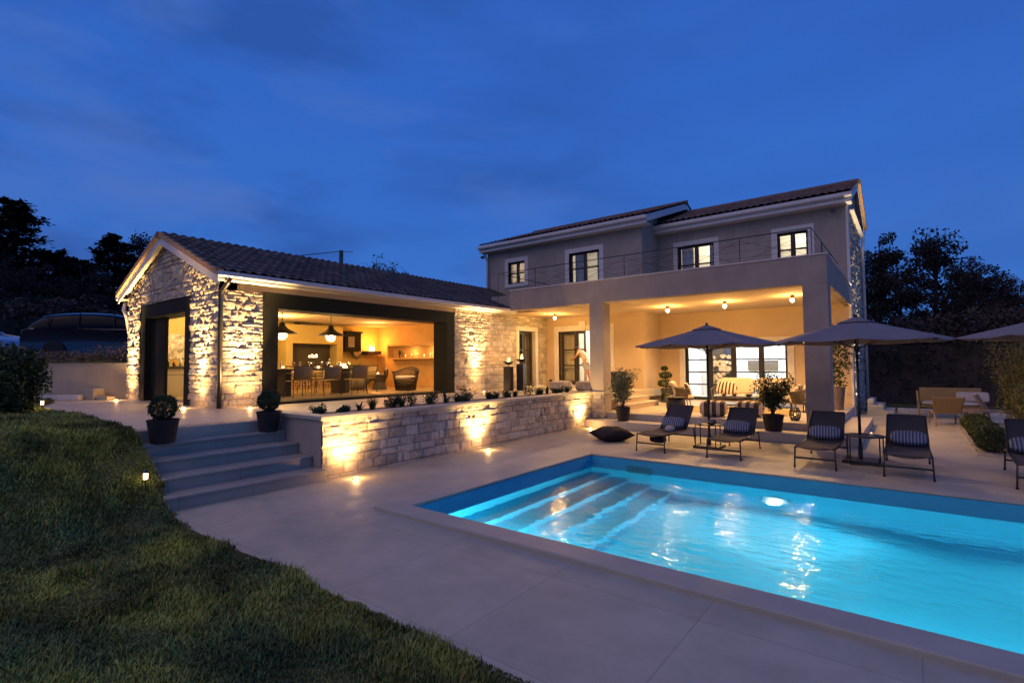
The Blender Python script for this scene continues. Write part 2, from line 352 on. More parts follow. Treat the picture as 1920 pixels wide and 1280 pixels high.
def tile_floor(name, c, sx, sy, rough=0.5, mort=0.006, rot=0.0, dark=0.6, var=0.1):
    m = bpy.data.materials.new(name); m.use_nodes = True; t = m.node_tree; b = t.nodes['Principled BSDF']; b.inputs['Specular IOR Level'].default_value = 0.4
    co = N(t, 'ShaderNodeTexCoord'); mpp = N(t, 'ShaderNodeMapping'); mpp.inputs['Rotation'].default_value = (0, 0, rot); t.links.new(co.outputs['Object'], mpp.inputs[0])
    br = N(t, 'ShaderNodeTexBrick', inp={'Scale': 1.0, 'Mortar Size': mort, 'Mortar Smooth': 0.3, 'Bias': 0.0, 'Brick Width': sx, 'Row Height': sy})
    br.offset = 0.0
    br.inputs['Color1'].default_value = (*[x * 0.94 for x in c], 1); br.inputs['Color2'].default_value = (*[x * 1.06 for x in c], 1); br.inputs['Mortar'].default_value = (*[x * dark for x in c], 1)
    t.links.new(mpp.outputs[0], br.inputs['Vector'])
    n = N(t, 'ShaderNodeTexNoise', inp={'Scale': 1.1, 'Detail': 8.0, 'Roughness': 0.65}); t.links.new(co.outputs['Object'], n.inputs['Vector'])
    mr = N(t, 'ShaderNodeMapRange', inp={'From Min': 0.3, 'From Max': 0.7, 'To Min': 1 - var, 'To Max': 1 + var}); t.links.new(n.outputs['Fac'], mr.inputs[0])
    v = N(t, 'ShaderNodeVectorMath', operation='SCALE'); t.links.new(br.outputs['Color'], v.inputs[0]); t.links.new(mr.outputs[0], v.inputs['Scale']); t.links.new(v.outputs[0], b.inputs['Base Color'])
    n3 = N(t, 'ShaderNodeTexNoise', inp={'Scale': 5.0, 'Detail': 6.0}); t.links.new(co.outputs['Object'], n3.inputs['Vector'])
    mr3 = N(t, 'ShaderNodeMapRange', inp={'From Min': 0.3, 'From Max': 0.7, 'To Min': rough - 0.1, 'To Max': rough + 0.15}); t.links.new(n3.outputs['Fac'], mr3.inputs[0]); t.links.new(mr3.outputs[0], b.inputs['Roughness'])
    ad = N(t, 'ShaderNodeMath', operation='MULTIPLY_ADD', inp={1: -0.6}); t.links.new(br.outputs['Fac'], ad.inputs[0])
    n4 = N(t, 'ShaderNodeTexNoise', inp={'Scale': 55.0, 'Detail': 5.0}); t.links.new(co.outputs['Object'], n4.inputs['Vector']); 
    m4 = N(t, 'ShaderNodeMath', operation='MULTIPLY', inp={1: 0.25}); t.links.new(n4.outputs['Fac'], m4.inputs[0]); t.links.new(m4.outputs[0], ad.inputs[2])
    bp = N(t, 'ShaderNodeBump', inp={'Strength': 0.5, 'Distance': 0.004}); t.links.new(ad.outputs[0], bp.inputs['Height']); t.links.new(bp.outputs[0], b.inputs['Normal'])
    return m
M['deck'] = tile_floor('pale_stone_paving', (0.46, 0.41, 0.29), 1.2, 1.2, 0.55, 0.005, dark=0.74, var=0.2)
M['terr'] = tile_floor('terrace_paving', (0.50, 0.43, 0.32), 0.9, 0.9, 0.45, 0.005, dark=0.7, var=0.08)
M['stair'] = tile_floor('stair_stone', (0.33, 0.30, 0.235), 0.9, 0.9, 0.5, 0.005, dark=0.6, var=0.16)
M['coping'] = mat('pool_coping_stone', (0.43, 0.385, 0.29), 0.5, var=0.08, vs=3, bump=0.15, bs=80)
M['pool'] = mat('pool_liner', (0.05, 0.50, 0.70), 0.6, var=0.05, vs=3)

# lights
def point(name, loc, w, c=(1, 0.62, 0.28), r=0.04, parent=None):
    d = bpy.data.lights.new(name, 'POINT'); d.energy = w; d.color = c; d.shadow_soft_size = r
    o = bpy.data.objects.new(name, d); col.objects.link(o); o.location = loc
    if parent: o.parent = parent
    return o
def spot(name, loc, tgt, w, ang, c=(1, 0.62, 0.28), r=0.03, blend=0.6, parent=None):
    d = bpy.data.lights.new(name, 'SPOT'); d.energy = w; d.color = c; d.shadow_soft_size = r; d.spot_size = R(ang); d.spot_blend = blend
    o = bpy.data.objects.new(name, d); col.objects.link(o); o.location = loc
    o.rotation_euler = (Vector(tgt) - Vector(loc)).to_track_quat('-Z', 'Y').to_euler()
    if parent: o.parent = parent
    return o
def area(name, loc, w, sx, sy, c, rot=(0, 0, 0), parent=None):
    d = bpy.data.lights.new(name, 'AREA'); d.energy = w; d.color = c; d.shape = 'RECTANGLE'; d.size = sx; d.size_y = sy
    o = bpy.data.objects.new(name, d); col.objects.link(o); o.location = loc; o.rotation_euler = rot
    if parent: o.parent = parent
    return o

# ------------------------------------------------------------------ stone surfaces
def blocks(u, v, seed, hmin=0.085, hmax=0.185, wmin=0.12, wmax=0.42):
    rs = np.random.RandomState(seed); v0 = v.min() - 0.05
    edges = [v0]
    while edges[-1] < v.max() + 0.3: edges.append(edges[-1] + rs.uniform(hmin, hmax))
    edges = np.array(edges); row = np.clip(np.searchsorted(edges, v, side='right') - 1, 0, len(edges) - 2)
    d = np.minimum(v - edges[row], edges[row + 1] - v); fv = (v - edges[row]) / (edges[row + 1] - edges[row]); fu = np.zeros(u.shape); idx = np.zeros(u.shape, int); base = 0
    for r_ in range(len(edges) - 1):
        m = row == r_
        e = [u.min() - rs.uniform(0, 0.4)]
        while e[-1] < u.max() + 0.7: e.append(e[-1] + rs.uniform(wmin, wmax))
        e = np.array(e)
        if not m.any(): base += len(e); continue
        uu = u[m]; k = np.searchsorted(e, uu, side='right') - 1
        d[m] = np.minimum(d[m], np.minimum(uu - e[k], e[k + 1] - uu)); fu[m] = (uu - e[k]) / (e[k + 1] - e[k]); idx[m] = base + k; base += len(e)
    off = rs.rand(base + 5); tilt = rs.uniform(-1, 1, (base + 5, 2)); tone = rs.rand(base + 5, 3)
    return idx, d, off[idx], tilt[idx] * np.stack([fu - .5, fv - .5], -1), tone[idx]
def stone_panel(name, u0, u1, v0, v1, fn, parent, seed=1, res=0.022, holes=(), vmax=None, amp=1.0, base_col=(0.50, 0.43, 0.33), edge0=True):
    nu = max(2, int((u1 - u0) / res)); nv = max(2, int((v1 - v0) / res))
    U, V_ = np.meshgrid(np.linspace(u0, u1, nu + 1), np.linspace(v0, v1, nv + 1))
    wu = U + 0.03 * fbm(U * 5, V_ * 5, seed + 20); wv = V_ + 0.028 * fbm(U * 4 + 9, V_ * 6, seed + 30)
    idx, d, off, tilt, tone = blocks(wu, wv, seed)
    m = np.clip(d / 0.013, 0, 1); m = m * m * (3 - 2 * m)
    rough = fbm(U * 9 + off * 40, V_ * 14 + off * 17, seed + 3, 5)
    ridged = np.abs(fbm(U * 6 + off * 13, V_ * 9, seed + 50, 4)) * 2
    D = m * (0.020 + 0.042 * off + 0.060 * rough + 0.022 * ridged + 0.030 * tilt[..., 0] + 0.034 * tilt[..., 1]) * amp
    D = np.maximum(D, -0.004)
    if vmax is not None: V_ = np.minimum(V_, vmax(U))
    P = fn(U, V_, D).reshape(-1, 3)
    ii = np.arange((nu + 1) * (nv + 1)).reshape(nv + 1, nu + 1)
    F = np.stack([ii[:-1, :-1], ii[:-1, 1:], ii[1:, 1:], ii[1:, :-1]], -1)
    cu = (U[:-1, :-1] + U[1:, 1:]) / 2; cv = (V_[:-1, :-1] + V_[1:, 1:]) / 2; keep = np.ones(cu.shape, bool)
    for a, b, c, e in holes: keep &= ~((cu > a) & (cu < b) & (cv > c) & (cv < e))
    if vmax is not None: keep &= (V_[1:, 1:] - V_[:-1, 1:] > 1e-5) | (V_[1:, :-1] - V_[:-1, :-1] > 1e-5)
    F = F[keep]
    t = np.array(base_col) * (0.72 + 0.5 * tone[..., :1]) * (1 + 0.10 * (tone[..., 1:2] - 0.5) * np.array([1, 0, -1.4]))
    t = t * (0.55 + 0.45 * m[..., None])
    me = np_mesh(name, P, F, t.reshape(-1, 3))
    return link_mesh(name, me, M['stone'], parent, world=True, smooth=False)
def wall_grid(fn, u0, u1, v0, v1, th, holes, name, mt, parent):
    us = sorted({u0, u1, *[h[0] for h in holes], *[h[1] for h in holes]}); vs = sorted({v0, v1, *[h[2] for h in holes], *[h[3] for h in holes]})
    us = [u for u in us if u0 <= u <= u1]; vs = [v for v in vs if v0 <= v <= v1]
    def solid(i, j):
        if not (0 <= i < len(us) - 1 and 0 <= j < len(vs) - 1): return False
        cu = (us[i] + us[i + 1]) / 2; cv = (vs[j] + vs[j + 1]) / 2
        return not any(h[0] < cu < h[1] and h[2] < cv < h[3] for h in holes)
    mb = MB()
    for i in range(len(us) - 1):
        for j in range(len(vs) - 1):
            if not solid(i, j): continue
            a, b, c, d = us[i], us[i + 1], vs[j], vs[j + 1]
            q = lambda u, v, w: fn(u, v, w)
            mb.add([q(a, c, 0), q(b, c, 0), q(b, d, 0), q(a, d, 0)], [(0, 1, 2, 3)])
            mb.add([q(a, c, th), q(b, c, th), q(b, d, th), q(a, d, th)], [(3, 2, 1, 0)])
            for (di, dj, p1, p2) in ((-1, 0, (a, c), (a, d)), (1, 0, (b, c), (b, d)), (0, -1, (a, c), (b, c)), (0, 1, (a, d), (b, d))):
                if not solid(i + di, j + dj): mb.add([q(*p1, 0), q(*p2, 0), q(*p2, th), q(*p1, th)], [(0, 1, 2, 3)])
    return mb.build(name, mt, parent, world=True)
def roof_tiles(name, p0, along, up, L, S, parent, tw=0.22, tl=0.36, seed=0, base=(0.20, 0.155, 0.125), clip=None):
    """p0 eave corner; along unit vector, up-slope unit vector; L length, S slope length"""
    p0 = np.array(p0, float); a = np.array(along, float); s = np.array(up, float); n = np.cross(a, s)
    if n[2] < 0: n = -n
    nt_ = int(L / tw); K = 6; nr = int(math.ceil(S / tl))
    uu = np.linspace(0, L, nt_ * K + 1); vv = []
    for r_ in range(nr):
        for f_ in (0.0, 0.5, 0.985): 
            x = (r_ + f_) * tl
            if x < S: vv.append((x, r_, f_))
    vv.append((S, nr - 1, 0.985))
    rs = np.random.RandomState(seed)
    v = np.array([x[0] for x in vv]); rr = np.array([x[1] for x in vv]); ff = np.array([x[2] for x in vv])
    U, V_ = np.meshgrid(uu, v); RR = np.repeat(rr[:, None], len(uu), 1); FF = np.repeat(ff[:, None], len(uu), 1)
    ph = U / tw; ti = np.clip(np.floor(ph).astype(int), 0, nt_ - 1)
    w = np.abs(np.sin(PI * (ph - ti))) ** 0.8
    jit = rs.rand(nt_ + 1, nr + 1)
    H = 0.055 * w + (1 - FF) * 0.035 + 0.012 * jit[ti, RR]
    P = p0 + U[..., None] * a + V_[..., None] * s + H[..., None] * n
    ii = np.arange(P.shape[0] * P.shape[1]).reshape(P.shape[:2])
    F = np.stack([ii[:-1, :-1], ii[:-1, 1:], ii[1:, 1:], ii[1:, :-1]], -1).reshape(-1, 4)
    # underside
    tone = rs.rand(nt_ + 1, nr + 1, 3); tn = tone[ti, RR]
    C = np.array(base) * (0.65 + 0.7 * tn[..., :1]) * (1 + 0.2 * (tn[..., 1:2] - 0.5) * np.array([1, 0, -0.6]))
    return link_mesh(name, np_mesh(name, P.reshape(-1, 3), F, C.reshape(-1, 3)), M['tile'], parent, world=True, smooth=False)

# ------------------------------------------------------------------ foliage
def leaf_mesh(name, centers, size, seed, flat=0.0, aspect=0.5, droop=None):
    """one quad leaf (folded rhombus) per centre"""
    rs = np.random.RandomState(seed); C = np.asarray(centers, float); n = len(C)
    d = rs.normal(size=(n, 3)); d[:, 2] *= (1 - flat)
    if droop is not None: d += np.asarray(droop)
    d /= np.linalg.norm(d, axis=1)[:, None] + 1e-9
    e = np.cross(d, rs.normal(size=(n, 3)) * np.array([1, 1, 1 + 3 * flat])); 
    if flat: 
        up = np.array([0, 0, 1.0]) + rs.normal(size=(n, 3)) * (1 - flat) * 0.6; e = np.cross(d, up)
    e /= np.linalg.norm(e, axis=1)[:, None] + 1e-9
    s = (size if np.ndim(size) else np.full(n, size)) * rs.uniform(0.6, 1.3, n); s = s[:, None]
    V = np.stack([C - d * s * 0.5, C + e * s * aspect * 0.5, C + d * s * 0.5, C - e * s * aspect * 0.5], 1).reshape(-1, 3)
    return np_mesh(name, V, np.arange(4 * n).reshape(-1, 4))
def blob_points(rs, n, c, r, shell=0.5):
    p = rs.normal(size=(n, 3)); p /= np.linalg.norm(p, axis=1)[:, None]
    rad = rs.uniform(shell, 1, n) ** 0.6
    return np.array(c) + p * rad[:, None] * np.array(r)
def gauss_pts(rs, n, c, r): return np.array(c) + np.clip(rs.normal(size=(n, 3)), -1.6, 1.6) * np.array(r) * 0.5

# ================================================================== SETTING
def sstep(t): t = np.clip(t, 0, 1); return t * t * (3 - 2 * t)
WA, WB = np.array([-17.66, 5.3]), np.array([-24.5, -3.4])     # retaining wall line
WD = (WB - WA) / np.linalg.norm(WB - WA); WN = np.array([WD[1], -WD[0]]) # points north-west (behind the wall)
if WN[0] > 0: WN = -WN
def edgeY(X): return 2.47 + 0.9 * sstep((-14.5 - X) / 4.0)
def terrain(X, Y):
    lawn = 0.02 + 0.90 * sstep((-6.45 - X) / 2.35) + 0.06 * fbm(X * 0.9 + 50, Y * 1.2 + 50, 5) + 0.10 * sstep((1.4 - Y) / 3.0) * sstep((-2.0 - X) / 3)
    Z = lawn
    Z = np.where((X > -7.3) & (X < 8.6) & (Y > 2.33) & (Y < 24), -2.0, Z)
    Z = np.where((X <= -7.3) & (Y > np.where(X > -8.6, 2.44, edgeY(X))), 0.4, Z)
    Z = np.where((X > -9) & (X <= -7.3) & (Y > 2.44), -0.3, Z)
    side = (X - WA[0]) * WN[0] + (Y - WA[1]) * WN[1]
    al = (X - WA[0]) * WD[0] + (Y - WA[1]) * WD[1]
    Z = np.where((side > 0.15) & (X < -17.7), 1.93 + 0.06 * fbm(X * .7 + 9, Y * .7 + 9, 8), Z)
    Z = np.where((X < -17.7) & (Y > 5.3), 1.93, Z)
    Z = np.where((X > -2) & (Y >= 24), 0.0, Z)
    Z = np.where((X >= 8.6) & (Y > 2.3), 0.0, Z)
    return Z
def axis_pts(lo, a, b, hi, fine, coarse):
    return np.concatenate([-np.geomspace(-(lo) , -(a), coarse)[:-1] if lo < 0 and a < 0 else np.linspace(lo, a, coarse)[:-1], np.arange(a, b, fine), np.linspace(b, hi, coarse)])
xs = np.concatenate([np.linspace(-300, -32, 14)[:-1], np.linspace(-32, -20.4, 22)[:-1], np.arange(-20.4, -0.5, 0.11), np.arange(-0.4, 12, 0.4), np.linspace(14, 300, 12)])
ys = np.concatenate([np.linspace(-200, -8, 10)[:-1], np.linspace(-8, -1.5, 14)[:-1], np.arange(-1.5, 6.2, 0.055), np.arange(6.3, 26, 0.45), np.linspace(28, 400, 14)])
GX, GY = np.meshgrid(xs, ys); GZ = terrain(GX, GY)
ii = np.arange(GX.size).reshape(GX.shape)
me = np_mesh('lawn', np.stack([GX, GY, GZ], -1).reshape(-1, 3), np.stack([ii[:-1, :-1], ii[:-1, 1:], ii[1:, 1:], ii[1:, :-1]], -1).reshape(-1, 4))
M['lawn'] = mat('lawn_ground', (0.11, 0.11, 0.04), 0.95, var=0.5, vs=1.3, bump=1.0, bs=30, spec=0.1)
o = link_mesh('lawn', me, M['lawn'], smooth=True); setp(o, 'dark sloping lawn left of the pool deck', kind='structure')

# grass blades (uncountable)
rs = np.random.RandomState(3)
def in_view(X, Y, Z, m=0.06):
    d = np.stack([X, Y, Z - 1.75], -1); w = d @ np.array(_f); a = (d @ np.array(_rr)) / w; b = (d @ np.array(_uu)) / w
    return (w > 0.4) & (np.abs(a) < 1 + m) & (b > -0.72) & (b < 0.7)
pts = []
for (x0, x1, y0, y1, dens) in ((-4.6, -0.6, 0.1, 2.62, 11000), (-8.8, -4.6, -0.6, 2.47, 5200), (-13.0, -8.8, -1.5, 2.6, 1900), (-20.5, -13.0, -3, 3.5, 700)):
    n = int((x1 - x0) * (y1 - y0) * dens); X = rs.uniform(x0, x1, n); Y = rs.uniform(y0, y1, n); pts.append(np.stack([X, Y], 1))
P2 = np.concatenate(pts); X, Y = P2[:, 0], P2[:, 1]
Z = terrain(X, Y); lim = np.where(X > -7.2, 2.30 + 0.16 * fbm(X * 2.2, X * 0 + 4, 71) + 0.05 * fbm(X * 11, X * 0 + 1, 72), edgeY(X) - 0.04 + 0.1 * fbm(X * 3, X * 0 + 2, 73))
lim = np.where((X <= -6.9) & (X > -8.7), 2.42, lim) + 0.16 * sstep((X + 3.2) / 1.4)
ok = (Y < lim) & in_view(X, Y, Z) & (((X - WA[0]) * WN[0] + (Y - WA[1]) * WN[1]) < -0.05)
Z = np.where(Y > 2.25, np.minimum(Z, 2.0), Z); X, Y, Z = X[ok], Y[ok], Z[ok]; Z = np.maximum(Z, 0.0)
n = len(X); dist = np.hypot(X, Y); clump = fbm(X * 2.5, Y * 2.5, 60)
h = (0.020 + 0.028 * rs.rand(n) ** 2) * (0.9 + 2.2 * np.clip(clump, -0.3, 0.5)) * (1 + 0.04 * dist); w = (0.0028 + 0.0012 * rs.rand(n)) * (1 + 0.16 * dist)
an = rs.uniform(0, 2 * PI, n); lean = rs.uniform(0.1, 0.9, n) * h; la = an + rs.uniform(-0.5, 0.5, n) + 1.57
bx, by = np.cos(an) * w, np.sin(an) * w; lx, ly = np.cos(la) * lean, np.sin(la) * lean
c = np.stack([X, Y, Z - 0.005], -1); sd3 = np.stack([bx, by, 0 * bx], -1)
mid = c + np.stack([lx * .35, ly * .35, h * .6], -1); tip = c + np.stack([lx, ly, h], -1)
V = np.stack([c - sd3, c + sd3, mid + sd3 * .7, mid - sd3 * .7, tip + sd3 * .12, tip - sd3 * .12], 1).reshape(-1, 3)
b6 = np.arange(n)[:, None] * 6; F = np.concatenate([b6 + np.array([[0, 1, 2, 3]]), b6 + np.array([[3, 2, 4, 5]])])
tn = np.clip(0.55 + 0.45 * rs.rand(n, 1) + 1.5 * fbm(X * 1.3 + 7, Y * 2.2, 61)[:, None] + 0.8 * fbm(X * 5, Y * 8, 66)[:, None], 0.12, 2); warm = np.clip(0.45 + 2.6 * fbm(X * 0.9, Y * 1.4 + 30, 62) + 0.5 * (rs.rand(n) - .5), 0, 1)[:, None]
cc = (np.array([0.36, 0.345, 0.055]) * warm + np.array([0.10, 0.145, 0.05]) * (1 - warm)) * tn * 1.3
m = attr_mat('grass_blades', rough=0.6, bump=0.0, spec=0.25)
o = link_mesh('grass', np_mesh('grass', V, F, np.repeat(cc, 6, 0)), m); setp(o, 'dark unlit grass blades over the lawn', kind='stuff')

# pool deck with the pool cut out of it
PX0, PX1, PY0, PY1 = -4.93, 7.2, 4.25, 8.85
cw = 0.30
o = wall_grid(lambda u, v, w: (u, v, -w), -7.24, 8.5, 2.30, 22.5, 0.12, [(PX0 - cw + .02, PX1 + cw, PY0 - cw, PY1 + cw)], 'pool_deck', M['deck'], None)
setp(o, 'pale stone paving round the pool', kind='structure')
# upper terrace
o = wall_grid(lambda u, v, w: (u, v, 0.85 - w), -22.0, -7.24, 2.47, 19.5, 0.25, [(-8.5, -7.24, 2.47, 13.05), (-22.0, -17.7, 5.9, 19.5), (-8.56, -8.5, 2.47, 4.45)], 'upper_terrace', M['terr'], None)
setp(o, 'raised paved terrace in front of the stone pavilion', kind='structure')
mb = MB(); mb.box(-7.22, 13.20, 0.0, -1.40, 19.0, 0.38)
o = mb.build('lower_terrace', M['slab'], None, bevel=0.012); setp(o, 'covered terrace floor under the balcony', kind='structure')
mb = MB(); mb.box(-7.22, 12.62, 0.0, -1.40, 13.197, 0.205); mb.box(-1.397, 12.62, 0.0, -0.86, 17.4, 0.205)
o = mb.build('terrace_step', M['slab'], None, bevel=0.012); setp(o, 'long low stone step wrapping round the covered terrace', kind='structure')
mb = MB()
for i, x in enumerate((-7.4, -7.08, -6.76)): mb.box(-7.6, 14.0, 0.38, x + 0.02 * 0, 16.35, 0.85 - 0.157 * i)
t = thing('garden_steps', 'short flight of pale steps down from the upper terrace beside the orange wall', 'steps', (-7.2, 15.2, 0.38))
for i, x in enumerate((-7.20, -6.90, -6.60)):
    mb = MB(); mb.box(-7.6 if i == 0 else x - 0.32 + 0.003, 14.0, 0.384, x, 16.35, 0.85 - 0.157 * i - 0.03); mb.build('riser_block', M['plaster_warm'], t, world=True)
    mb = MB(); mb.box(-7.6 if i == 0 else x - 0.32 + 0.003, 13.98, 0.85 - 0.157 * i - 0.028, x + 0.02, 16.37, 0.856 - 0.157 * i); mb.build('tread', M['slab'], t, world=True, bevel=0.006)
# stairs from the deck to the upper terrace
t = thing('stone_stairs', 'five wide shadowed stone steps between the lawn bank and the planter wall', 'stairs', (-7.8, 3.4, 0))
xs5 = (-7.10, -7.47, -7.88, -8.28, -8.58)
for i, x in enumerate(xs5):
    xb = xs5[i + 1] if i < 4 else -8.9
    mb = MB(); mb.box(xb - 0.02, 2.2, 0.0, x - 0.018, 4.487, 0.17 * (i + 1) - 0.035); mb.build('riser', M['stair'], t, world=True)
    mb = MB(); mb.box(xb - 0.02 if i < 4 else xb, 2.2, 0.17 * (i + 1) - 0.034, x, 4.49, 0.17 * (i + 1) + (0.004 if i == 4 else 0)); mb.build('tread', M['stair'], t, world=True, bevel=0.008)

# swimming pool
t = thing('swimming_pool', 'long rectangular lit swimming pool with turquoise liner', 'pool', (1.1, 6.5, 0))
mb = MB(); z0 = -1.45
mb.box(PX0 - .2, PY0 - .2, z0 - .15, PX1 + .2, PY1 + .2, z0)
mb.box(PX0 - .2, PY0 - .2, z0 + .001, PX0, PY1 + .2, -0.021); mb.box(PX1, PY0 - .2, z0 + .001, PX1 + .2, PY1 + .2, -0.021)
mb.box(PX0 + .001, PY0 - .2, z0 + .001, PX1 - .001, PY0, -0.021); mb.box(PX0 + .001, PY1, z0 + .001, PX1 - .001, PY1 + .2, -0.021)
mb.build('liner', M['pool'], t, world=True)
mb = MB()
for i, (w_, z) in enumerate(((0.40, -0.60), (0.80, -0.80), (1.20, -1.0), (1.60, -1.22))):
    mb.box(PX0 + .001 + (0 if i == 0 else (0.40, 0.80, 1.20)[i - 1]), PY0 + .001, z0 + .001, PX0 + w_, PY1 - 0.001, z)
mb.build('underwater_steps', M['pool'], t, world=True, bevel=0.015)
mb = MB(); e = 0.045
mb.box(PX0 - cw, PY0 - cw, -0.02, PX1 + cw, PY0, e); mb.box(PX0 - cw, PY1, -0.02, PX1 + cw, PY1 + cw, 0.012)
mb.box(PX0 - cw, PY0 + .001, -0.02, PX0, PY1 - .001, 0.02); mb.box(PX1, PY0 + .001, -0.02, PX1 + cw, PY1 - .001, e)
mb.build('coping', M['coping'], t, world=True, bevel=0.012)
mb = MB(); mb.box(-4.2, PY1 - 0.008, -0.34, -3.72, PY1 + 0.001, -0.12); sk = mb.build('skimmer', mat('skimmer_blue', (0.05, 0.3, 0.34), 0.5), t, world=True)
mb = MB(); mb.box(-4.12, PY1 - 0.012, -0.31, -3.8, PY1 - 0.004, -0.15); mb.build('skimmer_mouth', M['black'], sk)
def pool_lamp(x, y, ny, w, nx=0, z=-0.80):
    c = (x + nx * 0.02, y + ny * 0.02, z)
    mb = MB()
    a = Vector((1, 0, 0)) if ny else Vector((0, 1, 0)); n_ = Vector((nx, ny, 0))
    ring = [Vector(c) + a * math.cos(2 * PI * k / 24) * 0.20 + Vector((0, 0, 1)) * math.sin(2 * PI * k / 24) * 0.20 for k in range(24)]
    mb.add([Vector(c) + n_ * 0.01] + [p + n_ * 0.005 for p in ring], [(0, k + 1, (k + 1) % 24 + 1) for k in range(24)])
    mb.v = [tuple(Vector(p) - Vector(c)) for p in mb.v]; lens = mb.build('lamp_lens', M['em_pool'], t); lens.location = Vector(c) - Vector(t.location)
    mb = MB(); mb.tube(ring, 0.02, 6, closed=True); mb.build('lamp_ring', M['chrome'], t, world=True, smooth=True)
    spot('pool_lamp_light', (x + nx * 0.08, y + ny * 0.08, z), (x + nx * 3, y + ny * 3, -1.05), w, 165, (0.42, 0.90, 1.0), 0.08, 0.4)
pool_lamp(-1.72, PY1, -1, 260)
pool_lamp(2.6, PY1, -1, 260)
pool_lamp(5.6, PY1, -1, 260)
for x_ in (-3.7, 0.2, 3.8): pool_lamp(x_, PY0, 1, 210, z=-0.42)  # unseen near-wall lamps, added to brighten the steps and water
# water
WL = -0.235
wx = np.linspace(PX0, PX1, 480); wy = np.linspace(PY0, PY1, 200)
WX, WY = np.meshgrid(wx, wy)
WZ = WL + 0.022 * fbm(WX * 1.6 + 3, WY * 2.6, 90, 3) + 0.010 * fbm(WX * 6 + WY * 2, WY * 9, 95, 3)
calm = sstep((WX + 4.9) / 1.2) * 0.85 + 0.15
calm = calm * (0.35 + 0.65 * sstep((8.6 - WY) / 1.6)); WZ = WL + (WZ - WL) * calm
ii = np.arange(WX.size).reshape(WX.shape)
me = np_mesh('pool_water', np.stack([WX, WY, WZ], -1).reshape(-1, 3), np.stack([ii[:-1, :-1], ii[:-1, 1:], ii[1:, 1:], ii[1:, :-1]], -1).reshape(-1, 4))
m = bpy.data.materials.new('pool_water'); m.use_nodes = True; b = m.node_tree.nodes['Principled BSDF']
b.inputs['Base Color'].default_value = (0.86, 0.98, 1.0, 1); b.inputs['Roughness'].default_value = 0.02; b.inputs['IOR'].default_value = 1.33; b.inputs['Transmission Weight'].default_value = 1.0
co = N(m.node_tree, 'ShaderNodeTexCoord'); nz_ = N(m.node_tree, 'ShaderNodeTexNoise', inp={'Scale': 6.0, 'Detail': 3.0}); mpw = N(m.node_tree, 'ShaderNodeMapping'); mpw.inputs['Scale'].default_value = (0.8, 1.8, 1)
m.node_tree.links.new(co.outputs['Object'], mpw.inputs[0]); m.node_tree.links.new(mpw.outputs[0], nz_.inputs['Vector'])
bp = N(m.node_tree, 'ShaderNodeBump', inp={'Strength': 0.42, 'Distance': 0.035}); m.node_tree.links.new(nz_.outputs['Fac'], bp.inputs['Height']); m.node_tree.links.new(bp.outputs[0], b.inputs['Normal'])
o = link_mesh('pool_water', me, m, smooth=True); setp(o, 'clear rippled water filling the lit pool', kind='structure')

# gravel strip
mb = MB(); mb.box(0.93, 12.9, -0.05, 1.62, 19.2, 0.012); o = mb.build('gravel', M['gravel'], None); setp(o, 'strip of pale gravel beside the paving', kind='stuff')
rs = np.random.RandomState(11); n = 2600; C = np.stack([rs.uniform(0.95, 1.6, n), rs.uniform(12.92, 19.1, n), np.full(n, 0.016)], 1)
mb = MB(); s_ = rs.uniform(0.008, 0.02, n)
V = []; F = []
for i in range(n):
    b0 = len(V); s1 = s_[i]; x, y, z = C[i]
    V += [(x - s1, y, z), (x, y - s1, z), (x + s1 * .9, y, z), (x, y + s1, z), (x, y, z + s1 * .8)]; F += [(b0, b0 + 1, b0 + 4), (b0 + 1, b0 + 2, b0 + 4), (b0 + 2, b0 + 3, b0 + 4), (b0 + 3, b0, b0 + 4)]
me = bpy.data.meshes.new('pebbles'); me.from_pydata(V, [], F); pb = link_mesh('pebbles', me, M['gravel'], o); pb['kind'] = 'stuff'

# retaining wall left
t = thing('retaining_wall', 'low beige rendered retaining wall left of the stone pavilion', 'wall', (WA[0], WA[1], 0.85))
ln = 10.9; ang = math.atan2(WD[1], WD[0])
mb = MB(); mb.box(0, 0, 0, ln, -0.25, 0.98); w_ = mb.build('wall', M['retain'], t, bevel=0.01)
mb = MB(); mb.box(-0.0, 0.015, 0.982, ln, -0.27, 1.02); mb.build('capping', M['retain'], t)
t.rotation_euler = (0, 0, ang)
if (Matrix.Rotation(ang, 3, 'Z') @ Vector((0, -1, 0))).dot(Vector((WN[0], WN[1], 0))) < 0:
    for c_ in t.children: c_.scale = (1, -1, 1)

# ================================================================== PLANTER WALL
t = thing('planter_wall', 'long low stone faced planter wall with smooth coping lit from the paving', 'planter', (-7.4, 8.6, 0))
mb = MB(); mb.box(-7.54, 4.5, 0.0, -7.262, 13.2, 0.90); mb.box(-8.88, 4.5, 0.0, -7.545, 4.70, 0.90); mb.build('core', M['plaster'], t, world=True)
stone_panel('stone_face', 4.51, 13.06, 0.0, 0.905, lambda u, v, d: np.stack([-7.262 + d, u, v], -1), t, seed=7, res=0.017, amp=0.62)
mb = MB(); mb.box(-7.56, 4.46, 0.905, -7.20, 13.35, 0.965); mb.box(-8.9, 4.46, 0.905, -7.561, 4.72, 0.965); mb.build('coping', M['coping'], t, world=True, bevel=0.006)
mb = MB(); mb.box(-8.5, 4.72, 0.5, -7.56, 13.0, 0.90); mb.build('soil', M['soil'], t, world=True)
mb = MB(); mb.box(-8.56, 4.72, 0.6, -8.5, 13.0, 0.862); mb.build('inner_kerb', M['slab'], t, world=True)

